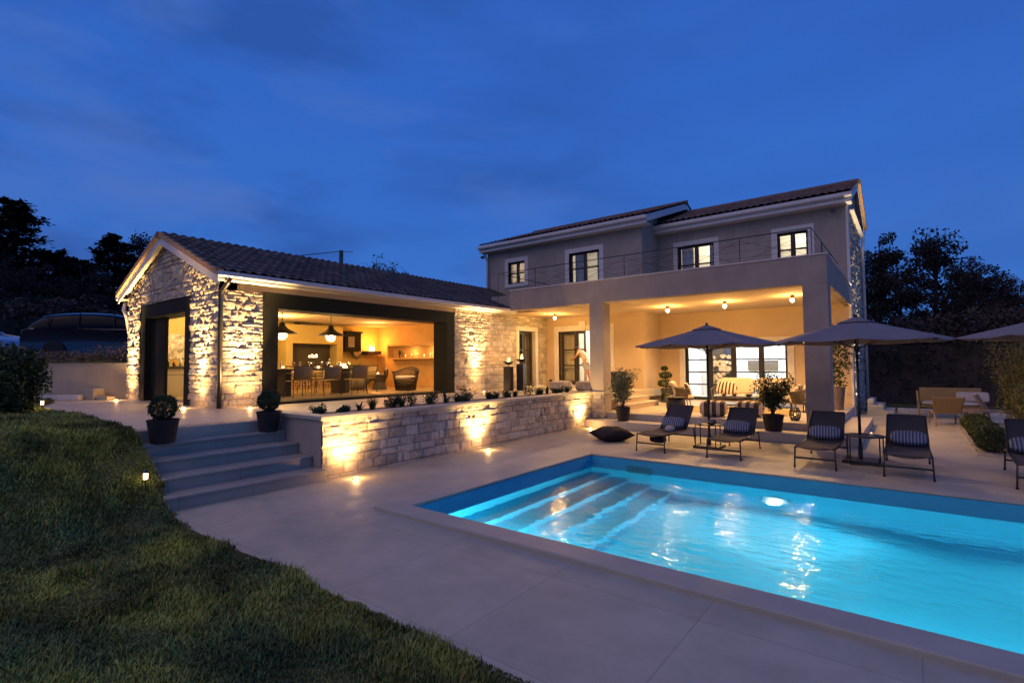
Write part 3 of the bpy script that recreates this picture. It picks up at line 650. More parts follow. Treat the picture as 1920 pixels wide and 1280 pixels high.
# ================================================================== PAVILION
XW = -11.75; GY = 4.85; XB = -17.65; RX, RZ = -14.75, 4.90; EX = -11.38; EZ = 3.66
slope = (RZ - EZ) / (EX - RX)
pv = thing('stone_pavilion', 'single storey stone pavilion with tiled gable roof and wide open dining front', 'building', (-14.7, 11, 0.85))
Ho = (5.76, 12.04, 0.80, 3.47); Hd = (15.52, 16.66, 0.80, 3.07)
wall_grid(lambda u, v, w: (XW - w, u, v), GY, 17.44, 0.6, 3.72, 0.35, [Ho, Hd], 'front_wall', M['plaster_warm'], pv)
roofv = lambda X: RZ - 0.06 - slope * np.abs(X - RX)
# gable wall: solid prism pieces round the opening
Hg = (-16.62, -13.22, 0.80, 3.42)
mb = MB()
mb.prism([(XB, 0.6), (Hg[0], 0.6), (Hg[0], float(roofv(Hg[0]))), (XB, float(roofv(XB)))], 'y', GY, GY + .35)
mb.prism([(Hg[1], 0.6), (XW - .0, 0.6), (XW, float(roofv(XW))), (Hg[1], float(roofv(Hg[1])))], 'y', GY, GY + .349)
mb.prism([(Hg[0], Hg[3]), (Hg[1], Hg[3]), (Hg[1], float(roofv(Hg[1]))), (RX, float(roofv(RX))), (Hg[0], float(roofv(Hg[0])))], 'y', GY + .001, GY + .348)
mb.build('gable_wall', M['plaster_warm'], pv, world=True)
S1 = dict(res=0.021)
stone_panel('stone_cladding', XB, XW + 0.02, 0.85, 5.1, lambda u, v, d: np.stack([u, GY - 0.004 - d, v], -1), pv, seed=21, res=0.022, holes=[Hg], vmax=lambda U: RZ - 0.07 - slope * np.abs(U - RX), amp=0.85)
stone_panel('stone_cladding', GY - 0.02, 5.755, 0.85, 3.42, lambda u, v, d: np.stack([XW + 0.004 + d, u, v], -1), pv, seed=22, res=0.018, amp=0.72)
stone_panel('stone_cladding', 12.05, 17.43, 0.85, 3.60, lambda u, v, d: np.stack([XW + 0.004 + d, u, v], -1), pv, seed=23, res=0.024, holes=[(15.36, 16.84, 0.8, 3.22)], amp=0.62)
# dark portal frame round the wide opening
def portal(t, fn, u0, u1, z0, z1, wf, dep, name, mt):
    mb = MB()
    def bx(a, b, c, d, w0, w1): 
        P = [fn(a, c, w0), fn(b, d, w1)]; mb.box(*P[0], *P[1])
    bx(u0, u0 + wf, z0, z1, -0.03, dep); bx(u1 - wf, u1, z0, z1, -0.031, dep + .001); bx(u0 + wf + .001, u1 - wf - .001, z1 - wf, z1, -0.029, dep - .001)
    return mb.build(name, mt, t, world=True, bevel=0.006)
portal(pv, lambda u, z, w: (XW - w, u, z), 5.76, 12.04, 0.852, 3.47, 0.37, 0.56, 'portal_frame', M['frame'])
portal(pv, lambda u, z, w: (u, GY + w, z), -16.62, -13.22, 0.852, 3.42, 0.36, 0.50, 'portal_frame', M['frame'])
mb = MB(); mb.box(XW - 0.6, 6.14, 0.84, XW + 0.0, 11.66, 0.905); mb.build('threshold', M['frame'], pv, world=True)
mb = MB(); mb.box(-16.25, GY + 0.12, 0.86, -15.28, GY + 0.2, 3.05); mb.build('sliding_panel', M['frame'], pv, world=True)
# interior shell
mb = MB(); mb.box(XB + .01, GY + .36, 0.6, XW - .36, 17.3, 0.90); mb.build('interior_floor', M['floor_int'], pv, world=True)
YI = 13.3
mb = MB(); mb.box(-17.65, GY + .355, 0.6, -17.3, 17.44, 3.70); mb.build('rear_wall', M['int_yellow'], pv, world=True)
mb = MB(); mb.box(-17.295, YI, 0.901, XW - .352, YI + .2, 3.299); nr = mb.build('inner_brick_wall', M['int_orange'], pv, world=True)
mb = MB(); mb.box(-17.295, GY + .352, 3.30, XW - .352, 17.4, 3.38); mb.build('ceiling', M['ceil'], pv, world=True)
# roof
for sgn, nm in ((1, 'roof_slope'), (-1, 'roof_slope')):
    ex = EX if sgn > 0 else -17.92; ez = RZ + 0.10 - (RZ + 0.10 - EZ) * abs(ex - RX) / (EX - RX); L = 17.9 - 4.60; up = Vector((RX - ex, 0, RZ + 0.10 - ez)); S = up.length; up.normalize()
    rs_ = roof_tiles(nm, (ex, 4.60, ez + 0.07), (0, 1, 0), up, L, S, pv, seed=31 + sgn, base=(0.105, 0.078, 0.066))
    mb = MB(); a = (ex, ez + 0.065); b_ = (RX, RZ + 0.165 - 0.07)
    mb.prism([(ex, ez), (ex, ez + 0.062), (RX, RZ + 0.155), (RX, RZ + 0.095)] if sgn > 0 else [(ex, ez), (RX, RZ + 0.095), (RX, RZ + 0.155), (ex, ez + 0.062)], 'y', 4.62, 17.9)
    mb.build('roof_deck', M['fascia'], pv, world=True)
    # verge board and soffit strip under the gable overhang
    mb = MB(); ox = 0.02 * sgn
    mb.prism([(ex - ox, ez - 0.17), (ex - ox, ez - 0.003), (RX, RZ + 0.092), (RX, RZ - 0.075)], 'y', 4.625, 4.655)
    mb.build('verge_board', M['fascia'], pv, world=True)
    # verge tiles seen edge on
    for k in range(10):
        f0, f1 = k / 10, (k + 0.97) / 10
        P = lambda f: Vector((ex, 4.58, ez + 0.07)).lerp(Vector((RX, 4.58, RZ + 0.17)), f)
        p, q = P(f0), P(f1); mb = MB()
        mb.prism([(p.x, p.z - 0.05), (p.x, p.z + 0.075), (q.x, q.z + 0.055), (q.x, q.z - 0.05)], 'y', 4.57, 4.76); mb.build('verge_tile', M['verge'] if 'verge' in M else M.setdefault('verge', mat('orange_verge_tile', (0.46, 0.27, 0.13), 0.8, var=0.15, vs=5)), pv, world=True)
mb = MB(); mb.tube([(RX, 4.56, RZ + 0.14), (RX, 17.9, RZ + 0.14)], 0.09, 10); mb.build('ridge_cap', M['verge2'] if 'verge2' in M else M.setdefault('verge2', mat('ridge_tile', (0.17, 0.13, 0.11), 0.8, var=0.3, vs=4)), pv, world=True)
mb = MB(); mb.box(XW + .001, 4.66, 3.60, EX - 0.02, 14.9, 3.655); mb.build('soffit', M['fascia'], pv, world=True)
mb = MB(); mb.box(-17.90, 4.66, 3.66, XB - .001, 14.9, 3.70); mb.build('soffit', M['fascia'], pv, world=True)
def gutter(t, p0, p1, mt=M['fascia'], r=0.065):
    p0, p1 = Vector(p0), Vector(p1); d = (p1 - p0).normalized(); s = d.cross(Vector((0, 0, 1))); mb = MB(); prof = [(-r, r * .8), (-r, -r * .5), (-r * .5, -r), (r * .5, -r), (r, -r * .5), (r, r * .8), (r * .8, r * .8), (r * .8, -r * .4), (r * .4, -r * .8), (-r * .4, -r * .8), (-r * .8, -r * .4), (-r * .8, r * .8)]
    n = len(prof); vs = [q + s * a + Vector((0, 0, b)) for q in (p0, p1) for a, b in prof]
    mb.add(vs, [((i + 1) % n, i, i + n, (i + 1) % n + n) for i in range(n)] + [tuple(range(n)), tuple(range(2 * n - 1, n - 1, -1))])
    return mb.build('gutter', mt, t, world=True)
gutter(pv, (EX + 0.07, 4.60, EZ + 0.03), (EX + 0.07, 17.0, EZ + 0.03))
gutter(pv, (-17.98, 4.60, 3.72), (-17.98, 17.0, 3.72))
mb = MB(); mb.tube([(EX + 0.06, GY + 0.0, EZ - 0.03), (EX + 0.0, GY, EZ - 0.12), (XW + 0.12, GY - 0.02, 3.36), (XW + 0.10, GY - 0.03, 3.2), (XW + 0.10, GY - 0.03, 0.86)], 0.05, 12); mb.build('downpipe', M['zinc'], pv, world=True, smooth=True)
xx = -17.92
mb = MB(); mb.tube([(xx - 0.06, GY, 3.66), (xx - 0.02, GY - .05, 3.54), (xx + 0.1, GY - 0.1, 3.40), (XB - 0.08, GY - 0.05, 3.2), (XB - 0.08, GY + 0.05, 2.6), (XB - 0.08, GY + 0.05, 0.9)], 0.05, 12); mb.build('downpipe', M['fascia'], pv, world=True, smooth=True)
# glazed door helper: fn(u, z, w) -> world, w into the building
def leaf_door(t, fn, u0, u1, z0, z1, rows, colsn=1, name='door', mt=None, fr=0.10, mid=0.05, glass=True, handle=False, low=0.16):
    mt = mt or M['wood']; mb = MB()
    B = lambda a, b, c, d, w0=0.0, w1=0.06: mb.box(*fn(a, c, w0), *fn(b, d, w1))
    B(u0, u0 + fr, z0, z1); B(u1 - fr, u1, z0, z1); B(u0 + fr, u1 - fr, z1 - fr, z1, 0.001, 0.059); B(u0 + fr, u1 - fr, z0, z0 + low, 0.001, 0.059)
    zi0, zi1 = z0 + low, z1 - fr
    for k in range(1, rows):
        z = zi0 + (zi1 - zi0) * k / rows; B(u0 + fr, u1 - fr, z - mid / 2, z + mid / 2, 0.002, 0.058)
    for k in range(1, colsn):
        u = u0 + fr + (u1 - u0 - 2 * fr) * k / colsn; B(u - mid / 2, u + mid / 2, zi0, zi1, 0.003, 0.057)
    d = mb.build(name, mt, t, world=True, bevel=0.004)
    if glass:
        mb = MB(); mb.box(*fn(u0 + fr, zi0, 0.028), *fn(u1 - fr, zi1, 0.032)); mb.build('pane', M['glass'], d, world=True)
    return d
def trim_frame(t, fn, u0, u1, z0, z1, w, proud=0.03, bottom=True, name='trim'):
    mb = MB(); B = lambda a, b, c, d, k=0: mb.box(*fn(a, c, -proud - k), *fn(b, d, 0.14))
    B(u0 - w, u0, z0, z1 + w); B(u1, u1 + w, z0, z1 + w); B(u0, u1, z1, z1 + w, 0.002)
    if bottom: B(u0 - w, u1 + w, z0 - w * .8, z0 - 0.001, 0.004)
    return mb.build(name, M['trim'], t, world=True, bevel=0.004)
fx = lambda u, z, w: (XW - w, u, z)
trim_frame(pv, fx, 15.55, 16.63, 0.90, 3.04, 0.17, bottom=False, name='door_trim')
leaf_door(pv, lambda u, z, w: (XW - 0.16 - w, u, z), 15.55, 16.09, 0.92, 3.03, 3, name='door')
leaf_door(pv, lambda u, z, w: (XW - 0.16 - w, u, z), 16.095, 16.63, 0.92, 3.03, 3, name='door')
mb = MB(); mb.box(XW - 0.02, 15.3, 0.852, XW + 0.28, 16.9, 0.93); mb.build('door_step', M['trim'], pv, world=True, bevel=0.005)
for ys_ in (15.62, 16.45):
    U = np.linspace(0, 0.28, 30); mb = MB(); mb.add([(XW - 0.45 + 0.03 * math.sin(k * 1.3), ys_ + u, z) for z in (0.95, 3.0) for k, u in enumerate(U)], [(k, k + 1, k + 31, k + 30) for k in range(29)]); mb.build('curtain', M['curtain'], pv, world=True, smooth=True)

# ================================================================== MAIN HOUSE
HY, H2, HX0, HXC, HX1 = 17.44, 19.0, -14.9, -7.55, -1.45
hs = thing('main_house', 'two storey grey rendered house with long balcony over the covered terrace', 'house', (-8.0, 17.44, 0.0))
D1 = (-11.15, -8.92, 0.90, 3.05); W1 = (-13.71, -12.82, 5.22, 6.17); W2 = (-10.62, -9.27, 4.35, 6.14)
W3 = (-6.78, -5.47, 4.7, 6.12); W4 = (-3.40, -2.50, 4.95, 6.08); LW = (-6.60, -3.20, 0.40, 2.42)
f1 = lambda u, z, w: (u, HY + w, z); f2 = lambda u, z, w: (u, H2 + w, z)
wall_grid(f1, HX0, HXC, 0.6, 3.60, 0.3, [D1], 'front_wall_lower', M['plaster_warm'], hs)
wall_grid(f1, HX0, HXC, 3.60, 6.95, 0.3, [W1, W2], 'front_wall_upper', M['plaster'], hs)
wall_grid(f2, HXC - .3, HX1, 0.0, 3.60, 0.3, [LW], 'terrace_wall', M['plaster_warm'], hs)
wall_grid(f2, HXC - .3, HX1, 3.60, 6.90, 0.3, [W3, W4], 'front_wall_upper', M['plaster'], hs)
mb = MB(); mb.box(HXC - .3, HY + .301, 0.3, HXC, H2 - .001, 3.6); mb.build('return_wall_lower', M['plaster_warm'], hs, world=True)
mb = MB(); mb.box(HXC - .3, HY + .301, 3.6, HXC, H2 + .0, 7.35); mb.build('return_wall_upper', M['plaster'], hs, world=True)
mb = MB(); mb.box(HX0, HY + .301, 0.3, HX0 + .3, 24.3, 6.9); mb.build('left_wall', M['plaster'], hs, world=True)
mb = MB(); mb.box(HX0 + .301, 24.0, 0.3, HX1, 24.3, 6.9); mb.build('rear_wall', M['plaster'], hs, world=True)
mb = MB(); mb.box(HX1 - .3, H2 + .301, 0.0, HX1 - .004, 23.999, 6.9); mb.prism([(H2 + .01, 6.9), (24.29, 6.9), (21.5, 7.8)], 'x', HX1 - .3, HX1 - .005); mb.build('side_wall', M['plaster'], hs, world=True)
stone_panel('stone_cladding', H2 + 0.38, 24.3, 0.0, 7.9, lambda u, v, d: np.stack([HX1 + d, u, v], -1), hs, seed=41, res=0.03, amp=1.0, vmax=lambda U: 6.85 + np.minimum((U - 18.7) * 0.36, (24.45 - U) * 0.36))
mb = MB(); mb.box(HX1 - .001, H2 - .02, 0.0, HX1 + .06, H2 + .36, 6.84); mb.build('corner_pilaster', M['trim'], hs, world=True)
# slab, beams, parapet, columns
mb = MB(); mb.box(-10.2, 13.351, 3.60, -1.571, HY - .001, 3.88); mb.box(HXC + .001, HY, 3.60, -1.571, H2 - .001, 3.88); mb.box(XW + .001, 14.9, 3.62, -10.201, HY - .001, 3.72)
mb.build('balcony_slab', M['ceil'], hs, world=True)
mb = MB(); mb.box(-10.2, 13.05, 3.50, -1.37, 13.35, 4.13); mb.build('balcony_front', M['plaster'], hs, world=True, bevel=0.004)
mb = MB(); mb.box(-1.57, 13.351, 3.499, -1.372, H2 - .001, 4.128); mb.build('balcony_side', M['plaster'], hs, world=True, bevel=0.004)
mb = MB(); mb.box(-10.198, 13.351, 3.89, -10.0, HY, 4.13); mb.box(-12.3, 14.6, 3.68, -10.2, 14.8, 4.27); mb.build('balcony_end', M['plaster'], hs, world=True)
mb = MB(); mb.box(-10.22, 13.03, 4.132, -1.35, 13.37, 4.162); mb.box(-1.59, 13.371, 4.131, -1.351, H2, 4.161); mb.build('parapet_cap', M['trim'], hs, world=True)
mb = MB(); mb.box(-7.29, 13.051, 0.96, -6.86, 13.50, 3.499); mb.build('column', M['plaster'], hs, world=True, bevel=0.004)
mb = MB(); mb.box(-1.86, 13.051, 0.0, -1.371, 13.55, 3.499); mb.build('column', M['plaster'], hs, world=True, bevel=0.004)
pe = MB(); pe.box(-7.255, 13.07, 0.0, -6.86, 13.5, 0.905); pdn = pe.build('column_plinth', M['plaster'], hs, world=True)
stone_panel('plinth_stone', -7.255, -6.85, 0.0, 0.905, lambda u, v, d: np.stack([u, 13.066 - d, v], -1), hs, seed=44, res=0.017, amp=0.5)
mb = MB(); mb.box(-7.32, 13.02, 0.906, -6.83, 13.53, 0.966); mb.build('plinth_cap', M['coping'], hs, world=True, bevel=0.005)
# railing
rl = MB(); RYF, RXR, RXL = 13.6, -1.72, -11.15
for z in (4.20, 4.37, 4.54, 4.71): rl.tube([(RXL, RYF, z), (RXR, RYF, z), (RXR, H2, z)], 0.0035, 6)
for i in range(7):
    x = RXL + (RXR - RXL) * i / 6; rl.tube([(x, RYF, 3.88), (x, RYF, 4.88)], 0.009, 6)
    if i < 6:
        x2 = RXL + (RXR - RXL) * (i + 1) / 6
        rl.tube([(x, RYF + .01, 4.24), (x2, RYF + .01, 4.80)], 0.004, 6); rl.tube([(x, RYF + .01, 4.80), (x2, RYF + .01, 4.24)], 0.004, 6)
for y in (15.4, 17.2): rl.tube([(RXR, y, 3.88), (RXR, y, 4.88)], 0.016, 6)
rl.build('railing_bars', M['iron'], hs, world=True)
mb = MB(); mb.tube([(RXL, 17.4, 4.88), (RXL, RYF, 4.88), (RXR, RYF, 4.88), (RXR, H2, 4.88)], 0.013, 8); mb.build('handrail', M['iron'], hs, world=True)
# roofs
def two_slope(x0, x1, ye, ze, yr, zr, seed):
    up = Vector((0, yr - ye, zr - ze)); S = up.length; up.normalize()
    roof_tiles('roof_slope', (x0, ye, ze), (1, 0, 0), up, x1 - x0, S, hs, seed=seed, base=(0.14, 0.095, 0.08))
    up2 = Vector((0, -(yr - ye), zr - ze)).normalized()
    roof_tiles('roof_slope', (x0, 2 * yr - ye, ze), (1, 0, 0), up2, x1 - x0, S, hs, seed=seed + 1, base=(0.36, 0.22, 0.12))
    mb = MB(); mb.prism([(ye, ze - 0.08), (yr, zr - 0.08), (2 * yr - ye, ze - 0.08), (2 * yr - ye, ze - 0.01), (yr, zr - 0.01), (ye, ze - 0.01)], 'x', x0 + .03, x1 - .03); mb.build('roof_deck', M['fascia'], hs, world=True)
    mb = MB(); mb.tube([(x0 - .02, yr, zr + .03), (x1 + .02, yr, zr + .03)], 0.10, 10); mb.build('ridge_cap', M['verge2'], hs, world=True)
    mb = MB(); mb.box(x0 + .02, ye + .005, ze - 0.30, x1 - .02, ye + .03, ze - 0.05); mb.box(x0 + .02, ye + .031, ze - 0.30, x1 - .02, ye + 0.42, ze - 0.27); mb.build('fascia_board', M['fascia'], hs, world=True)
    gutter(hs, (x0, ye - 0.05, ze - 0.09), (x1, ye - 0.05, ze - 0.09), r=0.075)
    for xe, sg in ((x0, -1), (x1, 1)):
        mb = MB(); mb.prism([(ye, ze - 0.26), (yr, zr - 0.26), (2 * yr - ye, ze - 0.26), (2 * yr - ye, ze - 0.082), (yr, zr - 0.082), (ye, ze - 0.082)], 'x', xe - .029 * sg, xe - 0.005 * sg); mb.build('verge_board', M['fascia'], hs, world=True)
two_slope(-15.05, -7.18, 17.04, 7.02, 21.3, 8.46, 51)
two_slope(-7.85, -1.24, 18.60, 6.98, 21.45, 8.05, 55)
for k in range(11):
    mb = MB(); p = Vector((0, 21.45, 8.1)).lerp(Vector((0, 24.3, 7.02)), k / 11); q = Vector((0, 21.45, 8.1)).lerp(Vector((0, 24.3, 7.02)), (k + .96) / 11)
    mb.prism([(p.y, p.z - .12), (p.y, p.z + .05), (q.y, q.z + .02), (q.y, q.z - .12)], 'x', -1.25, -1.16); mb.build('verge_tile', M['verge'], hs, world=True)
mb = MB(); mb.tube([(-14.98, 17.0, 6.86), (-14.9, 17.3, 6.6), (-14.84, 17.36, 6.3), (-14.84, 17.36, 4.3)], 0.05, 10); mb.build('downpipe', M['fascia'], hs, world=True, smooth=True)
mb = MB(); mb.tube([(-1.28, 24.0, 6.6), (-1.32, 24.0, 6.1), (-1.32, 24.0, 0.0)], 0.055, 10); mb.build('downpipe', M['fascia'], hs, world=True, smooth=True)
mb = MB(); mb.box(HX1 + .02, H2 + .5, 6.62, -1.26, 24.0, 6.66); mb.build('eave_soffit', M['fascia'], hs, world=True)
def flood(x, y, z, name='floodlight'):
    mb = MB(); mb.box(x - .06, y - .05, z - .05, x + .06, y + .07, z + .05); mb.tube([(x, y + .05, z + .02), (x, y + .3, z + .14)], .012, 6); return mb.build(name, M['black'], hs, world=True)
flood(-1.75, 18.72, 6.50); flood(-15.0, 17.2, 6.55)
# windows
def window(t, fn, W, rows, w=0.18, curtains=True, bottom=True):
    u0, u1, z0, z1 = W; trim_frame(t, fn, u0, u1, z0, z1, w, bottom=bottom, name='window_trim')
    um = (u0 + u1) / 2; g = lambda u, z, k: fn(u, z, k + 0.10)
    a = leaf_door(t, g, u0, um - .001, z0, z1, rows, name='window', fr=0.07, mid=0.055, low=0.07); b = leaf_door(t, g, um + .001, u1, z0, z1, rows, name='window', fr=0.07, mid=0.055, low=0.07)
window(hs, f1, W1, 2); window(hs, f1, W2, 3, bottom=False); window(hs, f2, W3, 2, bottom=False); window(hs, f2, W4, 2, bottom=False)
def curt(t, x0, x1, y, z0, z1, seed=0):
    n = 40; U = np.linspace(x0, x1, n); mb = MB(); mb.add([(u, y + 0.03 * math.sin(k * 1.1 + seed) + 0.01 * math.sin(k * 2.7), z) for z in (z0, z1) for k, u in enumerate(U)], [(k, k + 1, k + n + 1, k + n) for k in range(n - 1)])
    return mb.build('curtain', M['curtain'], t, world=True, smooth=True)
curt(hs, -10.6, -10.1, HY + .45, 4.3, 6.3); curt(hs, -6.8, -6.35, H2 + .45, 4.4, 6.3, 2); curt(hs, -9.6, -9.3, HY + .45, 4.3, 6.3, 3); curt(hs, -5.75, -5.45, H2 + .45, 4.4, 6.3, 4)
# double doors in the inner corner, right leaf folded open, keystone over the trim
trim_frame(hs, f1, D1[0], D1[1], D1[2], D1[3], 0.21, bottom=False, name='door_trim')
mb = MB(); mb.box(-10.2, HY - .06, 3.05, -9.9, HY - .002, 3.42); mb.build('keystone', M['trim'], hs, world=True, bevel=0.01)
g1 = lambda u, z, w: (u, HY + .16 + w, z)
curt(hs, -11.1, -10.45, HY + .36, .93, 3.0, 5)
leaf_door(hs, g1, -11.14, -10.42, 0.92, 3.04, 3, name='door', fr=0.11)
leaf_door(hs, g1, -10.41, -10.0, 0.92, 3.04, 3, name='door', fr=0.09)
leaf_door(hs, g1, -9.10, -8.93, 0.92, 3.04, 3, name='door', fr=0.05)
mb = MB(); mb.box(-11.4, HY - .25, 0.852, -8.7, HY + .1, 0.92); mb.build('door_step', M['trim'], hs, world=True, bevel=0.004)
# living room glazing
trim_frame(hs, f2, LW[0], LW[1], LW[2], LW[3], 0.2, bottom=False, name='window_trim')
g2 = lambda u, z, w: (u, H2 + .1 + w, z)
xw = [-6.60, -5.72, -4.92, -4.02, -3.20]
for i in range(4): leaf_door(hs, g2, xw[i] + .001, xw[i + 1] - .001, 0.41, 2.41, 4, name='glazed_door', mt=M['black'], fr=0.085, mid=0.045, low=0.12)
# living room
mb = MB(); mb.box(-7.24, H2 + .302, 0.30, HX1 - .302, 23.998, 0.405); mb.build('living_floor', M['slab'], hs, world=True)
mb = MB(); mb.box(-7.24, 22.6, 0.406, HX1 - .302, 22.8, 3.2); mb.box(-7.24, H2 + .302, .406, -7.1, 22.599, 3.2); mb.build('living_wall', M['white'], hs, world=True)
mb = MB(); mb.box(-7.24, H2 + .302, 3.2, HX1 - .302, 23.998, 3.3); mb.build('living_ceiling', M['white'], hs, world=True)
mb = MB(); mb.box(-6.75, 22.45, 0.5, -5.75, 22.599, 2.9); nich = mb.build('log_niche', M['black'], hs, world=True)
rs = np.random.RandomState(5); mb = MB()
for i in range(70):
    x = rs.uniform(-6.65, -5.85); z = rs.uniform(0.6, 2.05); r_ = rs.uniform(0.05, 0.09); mb.tube([(x, 22.28 - rs.rand() * .05, z), (x, 22.45, z)], r_, 8)
mb.build('firewood', M['log'], nich, world=True)
mb = MB(); mb.box(-5.25, 22.5, 1.45, -4.15, 22.599, 1.85); mb.build('fireplace_slot', mat('fireplace_recess', (0.12, 0.09, 0.06), 0.8), hs, world=True)
mb = MB(); mb.box(-3.65, 22.52, 1.2, -2.8, 22.599, 2.6); mb.build('wall_screen', M['black'], hs, world=True)
area('living_room_lamp', (-4.6, 20.8, 3.15), 330, 4.0, 2.0, (0.93, 0.96, 1.0))
# hall behind the double doors
mb = MB(); mb.box(-11.7, HY + .302, 0.3, HXC - .302, 22.5, 0.90); mb.build('hall_floor', M['floor_int'], hs, world=True)
mb = MB(); mb.box(-11.7, 19.6, 0.901, HXC - .302, 19.75, 3.3); mb.build('hall_wall', M['white'], hs, world=True)
mb = MB(); mb.box(-14.6, HY + .302, 3.3, HXC - .302, 19.8, 3.4); mb.build('hall_ceiling', M['white'], hs, world=True)
mb = MB(); mb.box(-11.72, HY + .302, 0.3, -11.6, 19.6, 3.3); mb.build('hall_side_wall', M['white'], hs, world=True)
point('hall_lamp', (-9.2, 18.7, 2.9), 260, (1.0, 0.90, 0.72), 0.1)
# upper rooms
mb = MB(); mb.box(HX0 + .302, HY + .302, 3.89, HXC - .302, 24.8, 3.95); mb.box(HXC - .3, H2 + .302, 3.89, HX1 - .302, 24.8, 3.95); mb.build('upper_floor', M['teak'], hs, world=True)
mb = MB(); mb.box(HX0 + .302, 20.6, 3.951, HX1 - .31, 20.75, 6.7); mb.box(-12.0, HY + .302, 3.951, -11.85, 20.599, 6.7); mb.box(-4.6, H2 + .302, 3.951, -4.45, 20.599, 6.7); mb.build('upper_inner_wall', M['white'], hs, world=True)
mb = MB(); mb.box(HX0 + .302, HY + .302, 6.7, HXC - .302, 20.8, 6.76); mb.box(HXC - .3, H2 + .302, 6.7, HX1 - .31, 20.8, 6.76); mb.build('upper_ceiling', M['white'], hs, world=True)
mb = MB(); mb.box(-6.1, 20.3, 3.96, -5.6, 20.59, 5.5); mb.box(-9.9, 20.2, 3.96, -9.5, 20.59, 5.9); mb.box(-13.2, 20.2, 3.96, -12.7, 20.59, 5.8); mb.build('wardrobe', M['teak'], hs, world=True)
for (x, y, w) in ((-13.3, 19.3, 60), (-9.8, 19.3, 62), (-6.1, 19.95, 34), (-2.9, 19.95, 42)): point('bedroom_lamp', (x, y, 6.2), w, (1.0, 0.82, 0.55), 0.15)

# steps at the far right corner of the house
t = thing('side_steps', 'small flight of pale steps at the far right corner of the house', 'steps', (-0.8, 21.3, 0))
for i, (x1, h) in enumerate(((-0.45, 0.17), (-0.72, 0.34), (-0.98, 0.51))):
    mb = MB(); mb.box(-1.16 + .002 * i, 20.6, 0.0 if i == 0 else (0.17 * i + .001), x1, 22.2, h); mb.build('step', M['slab'], t, world=True, bevel=0.01)
t = thing('side_path_wall', 'low lit kerb wall running behind the paving right of the house', 'wall', (2, 22.6, 0))
mb = MB(); mb.box(-0.4, 22.0, 0.0, 9.0, 22.3, 0.16); mb.build('kerb', M['trim'], t, world=True, bevel=0.01)

# ------------------------------------------------------------------ ceiling lamps over the terrace
for k, (x, y, lab) in enumerate(((-10.36, 15.94, 'round ceiling lamp over the glazed double doors in the corner'), (-6.15, 16.17, 'ceiling lamp left of the umbrella peak, nearest the middle column'),
                   (-4.35, 16.06, 'middle one of the three ceiling lamps over the covered seating'), (-2.5, 15.78, 'ceiling lamp nearest the right column'))):
    t = thing('ceiling_lamp', lab, 'ceiling lamp', (x, y, 3.60), 0, 'bulb lamps on the terrace ceiling')
    mb = MB(); mb.lathe([(0.05, -0.001), (0.055, -0.02), (0.05, -0.085), (0.03, -0.09)], (0, 0, 0), 20); mb.build('lamp_holder', M['copper'], t, smooth=False)
    mb = MB(); mb.sphere((0, 0, -0.14), 0.055, 10); mb.build('bulb', M['em_bulb'], t, smooth=True)
    point('ceiling_lamp_light', (0, 0, -0.21), 85 if k else 90, (1.0, 0.54, 0.15), 0.05, t); spot('ceiling_lamp_beam', (0, 0, -0.21), (0, -.35, -2), 280 if k else 110, 158, (1.0, 0.56, 0.19), 0.05, 0.35, t)
# ground uplights
def uplight(x, y, z, tx, ty, w, ang, label, tz=2.2, vis=True):
    t = thing('ground_uplight', label, 'ground light', (x, y, z), 0, 'uplights set flush in the paving')
    mb = MB(); mb.lathe([(0.055, 0.001), (0.055, 0.012), (0.042, 0.014)], (0, 0, 0), 20); mb.build('bezel', M['steel'], t)
    mb = MB(); mb.lathe([(0.0415, 0.012), (0.038, 0.018), (0.01, 0.0195)], (0, 0, 0), 20); mb.build('lens', M['em_lens'], t)
    spot('uplight_beam', (x, y, z + 0.04), (tx, ty, z + tz * .85), w * .8, ang - 18, (1.0, 0.60, 0.22), 0.03, 1.0)
    hi = z > 0.5
    spot('uplight_throw', (x, y, z + 0.04), (tx, ty, z + (3.4 if hi else 1.3)), 2300 if hi else 260, 50 if hi else 100, (1.0, 0.62, 0.25), 0.03, 1.0)
    point('uplight_spill', (x, y, z + 0.07), 7.5, (1.0, 0.52, 0.18), 0.03)
uplight(-6.86, 4.86, 0, -7.26, 4.92, 95, 140, 'flush ground light at the stairs end of the planter wall', 1.1)
uplight(-6.90, 8.07, 0, -7.26, 8.12, 85, 135, 'flush ground light halfway along the planter wall', 1.1)
uplight(-6.90, 12.33, 0, -7.26, 12.30, 85, 135, 'flush ground light at the far end of the planter wall', 1.1)
uplight(-11.33, 5.32, .852, -11.72, 5.32, 200, 130, 'flush ground light between the downpipe and the wide opening', 2.4)
uplight(-11.33, 13.05, .852, -11.72, 13.0, 180, 110, 'flush ground light right of the wide opening', 2.4)
uplight(-12.50, 4.45, .852, -12.5, 4.83, 180, 130, 'flush ground light before the gable pier beside the downpipe', 2.2)
uplight(-17.12, 4.45, .852, -17.12, 4.83, 200, 130, 'flush ground light at the outer left pier of the gable', 2.2)
spot('gable_side_uplight', (-1.28, 20.3, 0.25), (-1.40, 20.4, 4), 2500, 70, (1.0, 0.78, 0.5), 0.03, 0.8)

